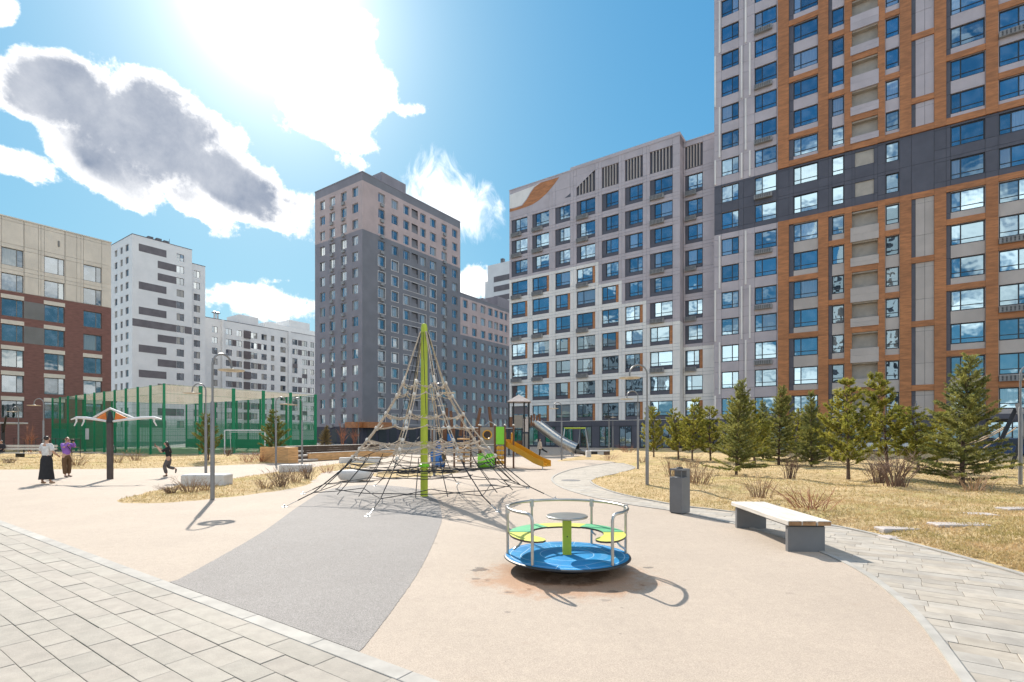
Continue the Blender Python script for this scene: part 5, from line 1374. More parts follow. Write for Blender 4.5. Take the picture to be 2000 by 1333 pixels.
# ------------------------------------------------------------------ timber terrace
TE0, TE1 = G(553, 905), G(772, 891.5)
tdir = (TE1-TE0); tl = tdir.length; ta = math.atan2(tdir.y, tdir.x)
te = thing('timber_terrace', TE0, ta, 'stepped timber seating terrace with a long wooden wall', 'terrace')
mb = MB(); 
def boards(x0, x1, y0, y1, z0, z1, n, m, nm='board'):
    for i in range(n):
        mb = MB(); mb.cbox(x0, y0, z0+(z1-z0)*i/n+.004, x1, y1, z0+(z1-z0)*(i+1)/n-.004, .004); mb.obj(nm, M[m], te)
boards(0, .75, -.4, 1.9, 0, .93, 6, 'woodl')
M['walldark'] = mat('dark_board_wall', (.11, .075, .055), .7, .12, 2)
boards(.78, tl*.96, 1.2, 1.3, .35, .92, 4, 'walldark')
mb = MB(); mb.box(.76, 1.12, .92, tl*.97, 1.42, .96); mb.obj('capping', M['benchwood'], te)
boards(2.0, tl, .0, .12, .02, .50, 3, 'woodl')
mb = MB(); mb.box(1.98, -.03, .505, tl+.02, .2, .535); mb.obj('capping', M['benchwood'], te)
for i, (z, y) in enumerate(((.16, -.35), (.42, .15), (.68, .65))):
    mb = MB(); mb.cbox(.77, y, z-.10, 2.2+.1*(2-i), y+.5, z, .01); mb.obj('step', M['benchwood'], te); mb = MB(); mb.box(.78, y+.06, 0, 2.0, y+.5, z-.11); mb.obj('riser', M['walldark'], te)
mb = MB(); mb.box(.77, .13, 0, tl*.96, 1.19, .33); mb.obj('terrace_core', M['walldark'], te)
# ------------------------------------------------------------------ concrete seats
def cblock(c, l, w, h, rz, lab, bev=.03):
    mb = MB(); mb.cbox(-l/2, -w/2, -.05, l/2, w/2, h, bev); o = mb.obj('concrete_seat', M['whitec'], None, False, c, rz); tag(o, lab, 'seat', 'pale concrete seats by the planting bed'); return o
M['whitec'] = mat('pale_concrete', (.60, .58, .56), .8, .06, 2, bump=.2, bscale=30)
cblock(G(392, 953)+Vector((0, .35, 0)), 1.32, .62, .40, R(3), 'long white concrete seat beside the lamp post in the bed')
cblock(G(571, 925)+Vector((0, .35, 0)), 1.25, .6, .36, R(3), 'white concrete seat behind the dry stems before the terrace')
cblock(G(1149, 896), .32, .4, .55, R(5), 'small white concrete cube beside the far panelled bench')
cblock(G(700, 905.5)+Vector((0, .3, 0)), 2.3, .5, .34, R(14), 'white concrete seat behind the foot of the net')
def pebble(c, l, w, h, rz, lab):
    mb = MB(); n = 28; pr = [(.80, .05), (.92, .14), (1.0, .26), (.985, .34), (.9, .375), (.6, .39), (.01, .395)]
    vs, fs = [], []
    for r_, z in pr:
        for i in range(n):
            t = 2*math.pi*i/n; c_, s_ = math.cos(t), math.sin(t); e = (abs(c_)**3.2+abs(s_)**3.2)**(-1/3.2)
            vs.append((l/2*r_*c_*e, w/2*r_*s_*e, z*h/.395))
    for k in range(len(pr)-1):
        for i in range(n): j = (i+1) % n; fs.append((k*n+i, k*n+j, k*n+n+j, k*n+n+i))
    mb.add(vs, fs); mb.lathe([(.28, 0), (.28, .06)], 16); o = mb.obj('concrete_seat', M['whitec'], None, True, c, rz); tag(o, lab, 'seat', 'pale concrete seats by the planting bed')
pebble(G(688, 941)+Vector((0, .3, 0)), 1.22, .72, .40, R(4), 'rounded pebble shaped concrete seat at the left foot of the net')
# far bench of dark and white panels
fb = thing('bench', G(1172, 893), R(2), 'far bench with dark, white and brown front panels', 'bench')
mb = MB(); mb.cbox(-.72, -.25, .42, .72, .25, .5, .01); mb.obj('seat', M['whitec'], fb)
for i, m_ in enumerate(('blackm', 'whitec', 'walldark')): mb = MB(); mb.cbox(-.70+i*.47, -.22, .12, -.24+i*.47, .22, .418, .01); mb.obj('front_panel', M[m_], fb)
mb = MB()
for x in (-.6, .6): mb.box(x-.03, -.2, 0, x+.03, .2, .12)
mb.obj('foot', M['blackm'], fb)
# slatted bench at the far left
sbn = thing('bench', G(38, 897.5), R(-2), 'long slatted bench at the left edge', 'bench')
for i, (y, z) in enumerate(((-.2, .42), (0, .42), (.2, .42), (.30, .66), (.33, .85))):
    mb = MB(); mb.cbox(-2.4, y-.08, z-.02, 2.4, y+.08 if i < 3 else y-.03, z+(.02 if i < 3 else .12), .006); mb.obj('slat', M['benchwood'], sbn)
for x in (-2, 0, 2): mb = MB(); mb.box(x-.03, -.25, 0, x+.03, .28, .40); mb.box(x-.03, .28, 0, x+.03, .34, .95); mb.obj('leg', M['blackm'], sbn)
# pergola-like frame with swing at left edge
pg = thing('pergola', G(6, 888), TA, 'dark steel pergola with a slanting strut at the left edge', 'pergola')
mb = MB(); mb.cbox(-.1, -.1, 0, .1, .1, 2.6, .01); mb.obj('post', M['blackm'], pg)
mb = MB(); mb.cbox(-3.4, -.1, 0, -3.2, .1, 2.6, .01); mb.obj('post', M['blackm'], pg)
mb = MB(); mb.cbox(-3.8, -1.0, 2.6, .9, 1.4, 2.72, .01); mb.obj('roof', M['concrete'], pg)
mb = MB(); mb.tube([(.05, 0, 1.9), (2.6, -.3, 3.2)], .07, 8); mb.obj('strut', M['blackm'], pg)
# low dark railing behind the left strip
rl = thing('railing', (-30.5, 36.6, 0), math.atan2(16.0, -21.0), 'thin dark railing in front of the brick building', 'railing')
for i in range(11): mb = MB(); mb.box(i*2.2-.02, -.02, 0, i*2.2+.02, .02, 1.35); mb.obj('post', M['blackm'], rl)
for z in (.2, .75, 1.35): mb = MB(); mb.box(-.02, -.021, z-.02, 22.02, .021, z+.02); mb.obj('rail', M['blackm'], rl)
# slanted black timbers with ropes at the right edge
sx = thing('rope_frame', G(1921, 932), 0, 'leaning black timbers with taut pale ropes at the right edge', 'climbing frame')
def rel(px, py, Y): z = zat(py, Y); return Vector(((px-1000)/F_PX*Y, Y, z))-sx.location
Y0 = sx.location.y
mb = MB(); mb.tube([rel(1921, 934, Y0), rel(1984, 799, Y0-.2)], .095, 4); mb.obj('timber', M['blackm'], sx)
mb = MB(); mb.tube([rel(1973, 921, Y0+3.4), rel(2024, 770, Y0+3.2)], .10, 4); mb.obj('timber', M['blackm'], sx)
mb = MB(); mb.tube([rel(2032, 955, Y0-2), rel(1988, 790, Y0-.4)], .09, 4); mb.obj('timber', M['blackm'], sx)
for a_, b_ in (((1962, 834, 0), (1893, 866, 1.5)), ((1960, 838, 0), (1900, 868, 1.5)), ((1952, 855, 0), (1900, 888, 1.2)), ((1985, 835, .3), (1950, 858, 1.8))):
    mb = MB(); sagrope(mb, rel(a_[0], a_[1], Y0+a_[2]), rel(b_[0], b_[1], Y0+b_[2]), .03, .022); mb.obj('rope', M['rope'], sx)
mb = MB(); mb.tube([rel(1893, 866, Y0+1.5), rel(1880, 925, Y0+1.6)], .08, 4); mb.obj('timber', M['blackm'], sx)
# floodlight post
fl = thing('floodlight_post', G(1189.5, 884), 0, 'slim floodlight post with a dark box head by the shopfronts', 'light post')
mb = MB(); mb.tube([(0, 0, 0), (0, 0, 3.3)], .06, 8); mb.obj('pole', M['lamp'], fl); mb = MB(); mb.cbox(-.4, -.15, 3.2, .12, .15, 3.5, .02); mb.obj('lamp_head', M['blackm'], fl)
# ------------------------------------------------------------------ cars by the tower
def car_thing(loc, rz, label, body_m):
    t = thing('parked_car', loc, rz, label, 'car', 'cars parked by the tower')
    prof = [(-2.1, .35), (-2.15, .6), (-2.05, .85), (-1.3, .95), (-.75, 1.38), (.6, 1.42), (1.35, 1.0), (2.0, .88), (2.15, .6), (2.1, .32)]
    mb = MB(); n = len(prof); ws = lambda z: .88 if z < 1.0 else .70
    vs = [(x, s_*ws(z), z) for s_ in (-1, 1) for x, z in prof]; fs = [tuple(range(n)), tuple(range(2*n-1, n-1, -1))]+[(i, i+n, (i+1) % n+n, (i+1) % n) for i in range(n)]
    mb.add(vs, fs); mb.obj('body', body_m, t, True)
    for s_ in (-1, 1):
        mb = MB(); mb.add([(-1.15, s_*.83, .98), (-.7, s_*.72, 1.33), (.55, s_*.72, 1.36), (1.15, s_*.83, 1.0)], ((0, 1, 2, 3),)); mb.xf(Matrix.Translation((0, s_*.035, 0))); mb.obj('side_window', M['frame'], t)
    for x, z0, x1, z1 in ((-1.25, 1.0, -.78, 1.36), (1.3, 1.03, .65, 1.39)):
        mb = MB(); mb.quad((x, -.72, z0+.02), (x, .72, z0+.02), (x1, .66, z1+.02), (x1, -.66, z1+.02)); mb.xf(Matrix.Translation((-.02 if x < 0 else .02, 0, .015))); mb.obj('windscreen', M['frame'], t)
    for x in (-1.35, 1.35):
        for y in (-.8, .8):
            mb = MB(); mb.lathe([(.01, -.1), (.31, -.1), (.33, -.05), (.33, .05), (.31, .1), (.01, .1)], 18); mb.xf(Matrix.Translation((x, y, .33))@Matrix.Rotation(R(90), 4, 'X')); w_ = mb.obj('wheel', M['blackm'], t, True)
            mb = MB(); mb.lathe([(.01, -.11), (.2, -.108), (.2, .108), (.01, .11)], 14); mb.xf(Matrix.Translation((x, y, .33))@Matrix.Rotation(R(90), 4, 'X')); mb.obj('rim', M['steel_dull'], w_)
    for y in (-.6, .6):
        mb = MB(); mb.cbox(-2.16, y-.18, .66, -2.08, y+.18, .80, .01); mb.obj('tail_light', M['redl'], t); mb = MB(); mb.cbox(2.06, y-.18, .66, 2.14, y+.18, .78, .01); mb.obj('headlight', M['whitep'], t)
    return t
M['redl'] = mat('red_lens', (.4, .01, .02), .3); M['carblue'] = mat('dark_blue_paint', (.02, .035, .10), .25, .05, 1); M['cargrey'] = mat('silver_paint', (.35, .36, .37), .3, .05, 1, metal=.5); M['carwhite'] = mat('white_car_paint', (.65, .65, .64), .3, .04, 1)
car_thing(Vector((35.5, 37.2, 0)), TA+R(4), 'dark blue car parked behind the leaning black timbers', M['carblue'])
car_thing(Vector((39.0, 41.0, 0)), TA, 'silver car parked close to the orange tower at the right edge', M['cargrey'])
car_thing(Vector((32.5, 45.5, 0)), TA, 'white car parked half hidden behind the spruces', M['carwhite'])
# ------------------------------------------------------------------ bicycle leaning on the court fence
bc = thing('bicycle', Vector((-36.0, 46.7, 0)), TA+math.pi, 'bicycle left against the green court fence', 'bicycle')
for x in (-.5, .5):
    mb = MB(); mb.tube([(x+.33*math.cos(R(q)), 0, .34+.33*math.sin(R(q))) for q in range(0, 361, 20)], .022, 6); w_ = mb.obj('wheel', M['blackm'], bc, True)
    mb = MB(); mb.tube([(x-.32, 0, .34), (x+.32, 0, .34)], .004, 4); mb.tube([(x, 0, .02), (x, 0, .66)], .004, 4); mb.obj('spoke', M['steel'], w_)
mb = MB(); mb.tube([(-.5, 0, .34), (-.15, 0, .85), (.38, 0, .82), (0, 0, .33), (-.5, 0, .34)], .018, 6); mb.tube([(.5, 0, .34), (.36, 0, .95)], .018, 6); mb.tube([(0, 0, .33), (-.15, 0, .9)], .018, 6); mb.obj('frame', M['steel_dull'], bc, True)
mb = MB(); mb.tube([(.36, -.28, .98), (.36, .28, .98)], .016, 6); mb.obj('handlebar', M['blackm'], bc); mb = MB(); mb.cbox(-.28, -.06, .9, -.03, .06, .95, .02); mb.obj('saddle', M['blackm'], bc)
# manhole in the pale pad
mh = structure(MB().lathe([(.001, .0), (.34, .0), (.36, -.01)], 28).obj('manhole_cover', M['patch'], None, False, G(1115, 938.5)+Vector((0, 0, .004))))
# ------------------------------------------------------------------ trees and shrubs
def leafmat(name, c1, c2, tr=.3):
    m = mat(name, c1, .6, .2, 1.7, col2=c2, detail=6, transl=tr); return m
M['pine'] = leafmat('pine_needles', (.43, .38, .07), (.18, .20, .036), .57)
M['spruce'] = leafmat('spruce_needles', (.36, .335, .09), (.15, .175, .055), .52)
M['pinedk'] = leafmat('pine_needles_dark', (.26, .25, .06), (.11, .13, .03), .4)
M['bark'] = mat('pine_bark', (.13, .085, .06), .9, .25, 9, bump=.5, bscale=25)
M['twig'] = mat('bare_twig', (.34, .22, .13), .85, .2, 4)
M['twigr'] = mat('red_twig', (.36, .15, .08), .8, .2, 4)
M['twigd'] = mat('dark_twig', (.20, .125, .09), .85, .2, 4)
M['larch'] = leafmat('larch_needles', (.30, .21, .07), (.18, .13, .05))
def conifer_meshes(seed, H, Rb, kind):
    """tapered trunk with whorled limbs and a crown of needle sprays along them"""
    r_ = random.Random(seed); tr = MB(); V, Fc = [], []
    lean = Vector((r_.uniform(-.03, .03), r_.uniform(-.03, .03), 0))
    base = H*(.14 if kind == 'pine' else .07)
    tr.tube([lean*(z*z)+Vector((0, 0, z)) for z in (0, H*.1, H*.4, H*.75, H*.97)], [H*.019, H*.0155, H*.011, H*.006, H*.002], 8)
    def spray(p, d, L, w, n, up):
        a = d.cross(Vector((0, 0, 1)))
        a = a.normalized() if a.length > 1e-4 else Vector((1, 0, 0)); b = d.cross(a)
        for i in range(n):
            t = r_.random(); o = p+d*L*(t-.1)
            an = r_.uniform(0, 6.283); side = a*math.cos(an)+b*math.sin(an)
            nd = (d*r_.uniform(.35, .9)+side*r_.uniform(.5, 1.0)+Vector((0, 0, up))).normalized()
            l = w*r_.uniform(.7, 1.35); wd = nd.cross(Vector((r_.uniform(-1, 1), r_.uniform(-1, 1), r_.uniform(-1, 1)))).normalized()*l*r_.uniform(.11, .20)
            k = len(V); V.extend([tuple(o-wd), tuple(o+wd), tuple(o+nd*l)]); Fc.append((k, k+1, k+2))
    z = base
    step = (.36 if kind == 'pine' else .20)*H/4
    while z < H*.965:
        f = (z-base)/(H-base)
        if kind == 'pine': prof = (1-f**1.5)*(.72+.28*min(1, f*4)) if f < .97 else .05
        else: prof = (1-f)**.85
        nb = (6 if kind == 'pine' else 8) if f < .8 else 5
        a0 = r_.uniform(0, 6.28)
        for i in range(nb):
            if r_.random() < .10: continue
            az = a0+6.283*i/nb+r_.uniform(-.3, .3); L = Rb*prof*r_.uniform(.68, 1.18)+.10
            zz = z+r_.uniform(-.08, .08)*H/4
            el = (R(r_.uniform(12, 38)) if kind == 'pine' else R(r_.uniform(-12, 16))+f*.9)
            d = Vector((math.cos(az)*math.cos(el), math.sin(az)*math.cos(el), math.sin(el)))
            o = lean*(zz*zz)+Vector((0, 0, zz)); bend = .32 if kind == 'pine' else .22
            pts = [o+d*L*t+Vector((0, 0, bend*L*t*t*(.6 if kind == 'pine' else .5))) for t in (0, .35, .7, 1)]
            tr.tube(pts, [.016*H/4, .011*H/4, .007*H/4, .003], 4, 0, False)
            ns = max(4, int(L*(13 if kind == 'pine' else 20)))
            for s_ in range(ns):
                t = .22+.78*(s_+r_.random())/ns if kind == 'pine' else .12+.88*(s_+r_.random())/ns
                q = min(2, int(t*2.999)); u = (t-(0, .35, .7)[q])/(.35, .35, .3)[q]; p = pts[q].lerp(pts[q+1], max(0, min(1, u)))
                dirn = (pts[q+1]-pts[q]).normalized()
                sd = dirn.cross(Vector((0, 0, 1))).normalized()*r_.choice((-1, 1))
                if kind == 'pine':
                    dd = (dirn*.5+sd*r_.uniform(.1, .9)+Vector((0, 0, r_.uniform(.0, .5)))).normalized(); sl_ = r_.uniform(.10, .22)*(1.1-.4*t)*H/4*1.3
                    spray(p+dd*sl_*.4, dd, sl_, .125*H/4, 24, .16)
                else:
                    dd = (dirn*.8+sd*r_.uniform(.2, 1.0)+Vector((0, 0, r_.uniform(-.25, .05)))).normalized(); sl_ = r_.uniform(.14, .30)*(1.1-.5*t)*H/4
                    spray(p, dd, sl_, .075*H/4, 20, .08)
        z += step*r_.uniform(.75, 1.2)
    top = lean*(H*H)+Vector((0, 0, H*.95)); spray(top-Vector((0, 0, H*.06)), Vector((0, 0, 1)), H*.11, .09*H/4, 30, .3)
    if kind != 'pine': spray(Vector((lean.x*H*H, lean.y*H*H, H*.84)), Vector((0, 0, 1)), H*.16, .07*H/4, 50, .2)
    me = bpy.data.meshes.new('crown'); me.from_pydata(V, [], Fc); me.materials.append(M['pine' if kind == 'pine' else 'spruce'])
    return tr.mesh('trunk', M['bark'], True), me
variants = {'pine': [conifer_meshes(s, 4.0, 1.22, 'pine') for s in (3, 8, 21, 55)], 'spruce': [conifer_meshes(s, 4.0, 1.18, 'spruce') for s in (5, 13, 34, 89)]}
def tree(kind, v, loc, h, wid, rz, label, group):
    t = thing('pine_tree' if kind == 'pine' else 'spruce_tree', loc, rz, label, 'tree', group); t.scale = (h/4*wid, h/4*wid, h/4); t.rotation_euler = (rng.gauss(0, .025), rng.gauss(0, .025), rz)
    tm, cm = variants[kind][v]; mobj('trunk', tm, t); mobj('crown', cm, t); return t
GRP = 'young conifers on the right lawn'
def onlawn(px, py, lo=None):
    c = G(px, py, .1); z = ground_z(lo or lawn_r, c.x, c.y); c = G(px, py, z); c.z = z-.02; return c
tl_ = [('pine', 0, 1277, 896, 793, 1.0, 'small pine nearest the lamp posts on the lawn'),
       ('pine', 1, 1325, 897, 800, 1.15, 'bushy pine between the small pine and the thin leader spruce'),
       ('pine', 2, 1352, 899, 782, 1.0, 'taller pine behind the bushy one at the block corner'),
       ('pine', 0, 1388, 901, 792, 1.15, 'pine touching the left side of the thin leader spruce'),
       ('spruce', 0, 1438, 927, 738, .92, 'spruce with a long thin leader behind the litter bin'),
       ('pine', 3, 1474, 910, 772, 1.05, 'pine close behind the right side of the thin leader spruce'),
       ('spruce', 3, 1521, 908, 752, 1.0, 'dark dense spruce left of the narrow yellow green pine'),
       ('spruce', 2, 1585, 913, 766, .80, 'narrow yellow green conifer left of the round pine'),
       ('pine', 2, 1657, 936, 742, 1.08, 'round pine with a bare lower trunk, biggest pine'),
       ('pine', 3, 1733, 922, 728, 1.0, 'tall pine just right of the round pine'),
       ('pine', 1, 1793, 920, 798, 1.5, 'low spreading pine left of the big spruce'),
       ('spruce', 1, 1879, 948, 695, 1.10, 'big silvery spruce at the right with a pointed top'),
       ('pine', 2, 1424, 899, 782, .95, 'pine half hidden behind the thin leader spruce'),
       ('pine', 1, 1555, 903, 800, 1.1, 'pine glimpsed between the dark spruce and the narrow conifer'),
       ('pine', 0, 1620, 902, 806, 1.1, 'small pine glimpsed behind the round pine'),
       ('spruce', 2, 1490, 900, 785, 1.0, 'spruce in the back row beside the dark dense one'),
       ('pine', 2, 1830, 905, 806, 1.2, 'pine in the back row behind the big spruce')]
for i, (kd, v, px, py, top, wd, lab) in enumerate(tl_):
    c = onlawn(px, py); h = zat(top, c.y)-c.z; tree(kd, v, c, h*.985, wd*.94, i*1.37, lab, GRP)
for i, (kd, v, px, py, top, wd, lab, lo) in enumerate([('pine', 0, 407, 905, 808, 1.0, 'pine behind the two left lamp posts at the green court', strip), ('pine', 2, 537, 902, 806, 1.0, 'pine beside the lamp post left of the timber terrace', strip),
                                       ('spruce', 1, 634, 882, 832, 1.1, 'small yellowish conifer behind the terrace by the grey tower', None)]):
    c = G(px, py); c.z = ground_z(lo, c.x, c.y) if lo else 0; h = zat(top, c.y)-c.z; t = tree(kd, v, c, h, wd, 2.1*i, lab, 'conifers near the green court')
    if i < 2:
        for ch in t.children:
            if ch.name.startswith('crown'): me = ch.data.copy(); me.materials[0] = M['pinedk']; ch.data = me
    if i == 2:
        for ch in t.children:
            if ch.name.startswith('crown'):
                me = ch.data.copy(); me.materials[0] = M['larch']; ch.data = me
# bare shrubs
def shrub_mesh(seed, h, w, n, m, curve=.5, branch=2):
    r_ = random.Random(seed); mb = MB()
    for i in range(n):
        az = r_.uniform(0, 6.283); b0_ = Vector((math.cos(az), math.sin(az), 0))*w*.25*r_.random(); out = Vector((math.cos(az+r_.uniform(-.5, .5)), math.sin(az+r_.uniform(-.5, .5)), 0))
        L = h*r_.uniform(.55, 1.05); sp = w*r_.uniform(.15, .55)
        pts = [b0_+out*sp*(t**(1+curve))+Vector((r_.uniform(-.02, .02), r_.uniform(-.02, .02), L*t)) for t in (0, .35, .7, 1)]
        mb.tube(pts, [.009, .007, .005, .002], 4, 0, False)
        for k in range(branch):
            t = r_.uniform(.35, .85); q = 1 if t < .7 else 2; p = pts[q].lerp(pts[q+1], .5) if q < 3 else pts[3]
            d = (out*r_.uniform(-.5, 1)+Vector((r_.uniform(-1, 1), r_.uniform(-1, 1), r_.uniform(.6, 1.6)))).normalized()*h*r_.uniform(.15, .35)
            mb.tube([p, p+d*.55, p+d+Vector((0, 0, .02))], [.0045, .003, .0015], 3, 0, False)
    return mb.mesh('stem', m)
sv = {'tan': [shrub_mesh(s, 1.0, 1.0, 34, M['twig']) for s in (1, 2)], 'red': [shrub_mesh(s, 1.0, 1.3, 30, M['twigr'], .2) for s in (4, 5)], 'dark': [shrub_mesh(s, 1.0, .85, 40, M['twigd'], .6, 4) for s in (6, 7)]}
def shrub(kd, v, c, h, w, label, group):
    o = mobj('bare_shrub', sv[kd][v], None, c, (c.x*3.1+c.y) % 6.28); o.scale = (w, w, h); tag(o, label, 'shrub', group); return o
sr = [('tan', 0, 1312, 931, 888, .9, 'bare tan shrub left of the litter bin'), ('tan', 1, 1370, 951, 903, .95, 'bare tan shrub right behind the litter bin'), ('tan', 0, 1352, 948, 905, .8, 'thin bare shrub rising just over the litter bin'),
      ('dark', 0, 1543, 935, 884, .85, 'dark bare shrub below the narrow conifer'), ('tan', 1, 1487, 971, 926, .85, 'low bare shrub behind the far end of the timber bench'),
      ('red', 0, 1586, 992, 948, 1.0, 'reddish low shrub behind the near end of the timber bench'), ('dark', 1, 1748, 949, 878, 1.5, 'large dense bare shrub right of the round pine'), ('dark', 0, 1715, 947, 892, 1.1, 'bare shrub leaning against the large dense one'),
      ('tan', 0, 1905, 957, 920, 1.2, 'matted tan shrub at the foot of the leaning timbers'), ('red', 1, 1190, 900, 884, .9, 'small reddish shrub before the far panelled bench'), ('red', 0, 1228, 885, 868, 1.3, 'brownish shrub near the shopfronts'),
      ('tan', 1, 1352, 915, 886, .9, 'bare shrub beneath the bushy pine'), ('tan', 1, 1255, 906, 888, .7, 'bare shrub just behind the lawn lamp post'), ('dark', 1, 1640, 905, 880, 1.6, 'dark undergrowth shrub behind the round pine trunk'), ('dark', 0, 1590, 902, 880, 1.6, 'dark undergrowth shrub behind the narrow conifer'), ('dark', 1, 1450, 900, 882, 1.6, 'dark undergrowth shrub behind the thin leader spruce')]
for kd, v, px, py, top, w, lab in sr:
    c = onlawn(px, py); shrub(kd, v, c, zat(top, c.y)-c.z, w, lab, 'bare shrubs on the right lawn')
sl2 = [('tan', 0, 372, 962, 930, .8, 'bare stems in front of the long concrete seat', bed), ('tan', 1, 405, 958, 935, .7, 'thin stems at the right end of the long concrete seat', bed), ('dark', 0, 335, 964, 946, .9, 'low brown clump at the tip of the planting bed', bed),
       ('dark', 1, 548, 951, 912, .9, 'tallest dark stems in the planting bed', bed), ('tan', 0, 575, 943, 908, .8, 'tan stems before the smaller concrete seat', bed), ('dark', 0, 600, 936, 905, .8, 'dark stems at the right end of the planting bed', bed),
       ('tan', 1, 520, 955, 930, .8, 'low tan stems at the middle of the planting bed', bed), ('red', 0, 640, 924, 904, .7, 'reddish twigs between the bed and the net', bed), ('tan', 0, 672, 920, 905, .7, 'tan twigs behind the pebble seat', bed),
       ('red', 0, 482, 903, 878, 1.0, 'reddish shrub on the left strip below the court goal', strip), ('red', 1, 512, 902, 880, 1.3, 'wide reddish shrub left of the terrace pine', strip), ('dark', 0, 445, 893, 872, 1.0, 'dark round shrub by the court goal', strip),
       ('tan', 0, 148, 909, 886, 1.2, 'tan shrub behind the woman in purple', strip), ('tan', 1, 228, 905, 882, 1.0, 'tan shrub just right of the rotor mast', strip), ('tan', 0, 265, 900, 878, 1.0, 'tan shrub on the strip before the court', strip), ('dark', 1, 18, 905, 892, 1.0, 'small brown tuft before the slatted bench', strip)]
for kd, v, px, py, top, w, lab, lo in sl2:
    c = G(px, py, .05); z = ground_z(lo, c.x, c.y); c = G(px, py, max(z, 0)); c.z = z-.01; shrub(kd, v, c, max(.2, zat(top, c.y)-c.z), w, lab, 'bare shrubs on the left')
# slender bare trees
bt = [shrub_mesh(s, 1.0, .28, 7, M['twigr'], .4, 9) for s in (40, 41)]
for i, (px, py, top, lab) in enumerate([(58, 891, 830, 'slender bare sapling before the brick building'), (668, 885, 822, 'reddish bare sapling left of the far lamp post'), (692, 884, 826, 'reddish bare sapling beside the orange canopy')]):
    c = G(px, py); h = zat(top, c.y); o = mobj('bare_sapling', bt[i % 2], None, c, i*2.0); o.scale = (h*.8, h*.8, h); tag(o, lab, 'sapling')
# ------------------------------------------------------------------ people
M['skin'] = mat('skin', (.50, .29, .20), .55, .05, 5)
M['hair'] = mat('dark_hair', (.022, .013, .010), .45, .2, 20)
M['hairf'] = mat('fair_hair', (.20, .09, .045), .5, .2, 20)
def cloth(n, c): return mat(n, c, .85, .10, 6, bump=.3, bscale=30)
def skin_obj(name, chains, mt, parent, levels=1):
    """one continuous surface grown over connected joints: chains are lists of (point, radius); equal points are shared"""
    vs, rad, es, idx = [], [], [], {}
    for ch in chains:
        prev = None
        for p, r in ch:
            key = tuple(round(q, 4) for q in p)
            if key not in idx: idx[key] = len(vs); vs.append(p); rad.append(r)
            i = idx[key]
            if prev is not None and prev != i: es.append((prev, i))
            prev = i
    me = bpy.data.meshes.new(name); me.from_pydata(vs, es, []); o = bpy.data.objects.new(name, me); COL.objects.link(o)
    sk = o.modifiers.new('skin', 'SKIN'); sk.use_smooth_shade = True
    for i, r in enumerate(rad):
        rr = (r, r) if not isinstance(r, tuple) else r
        me.skin_vertices[0].data[i].radius = rr
    me.skin_vertices[0].data[0].use_root = True
    ss = o.modifiers.new('sub', 'SUBSURF'); ss.levels = ss.render_levels = levels
    dg = bpy.context.evaluated_depsgraph_get(); ev = o.evaluated_get(dg); m2 = bpy.data.meshes.new_from_object(ev); o.modifiers.clear(); o.data = m2; bpy.data.meshes.remove(me)
    m2.name = name; m2.materials.clear(); m2.materials.append(mt); m2.polygons.foreach_set('use_smooth', [True]*len(m2.polygons)); m2.polygons.foreach_set('material_index', [0]*len(m2.polygons))
    o.parent = parent; return o
def hand(w, e, curl=.5, side=1):
    """five unequal bent fingers on a palm"""
    w, e = Vector(w), Vector(e); d = (w-e).normalized(); s = d.cross(Vector((0, 0, 1))); s = s.normalized() if s.length > .1 else Vector((1, 0, 0)); n = s.cross(d)
    palm = w+d*.07; out = [[(tuple(w), .024), (tuple(palm), (.036, .018))]]
    for k, L in ((-1.2, .075), (-.4, .085), (.4, .08), (1.2, .062)):
        b = palm+s*.02*k+d*.02; out.append([(tuple(palm), (.036, .018)), (tuple(b), .009), (tuple(b+d*L*.5-n*.01*curl), .008), (tuple(b+d*L*.85-n*L*.5*curl), .007)])
    t0 = w+d*.03-s*side*.03; out.append([(tuple(w), .024), (tuple(t0), .011), (tuple(t0+d*.04-s*side*.02), .008)]); return out
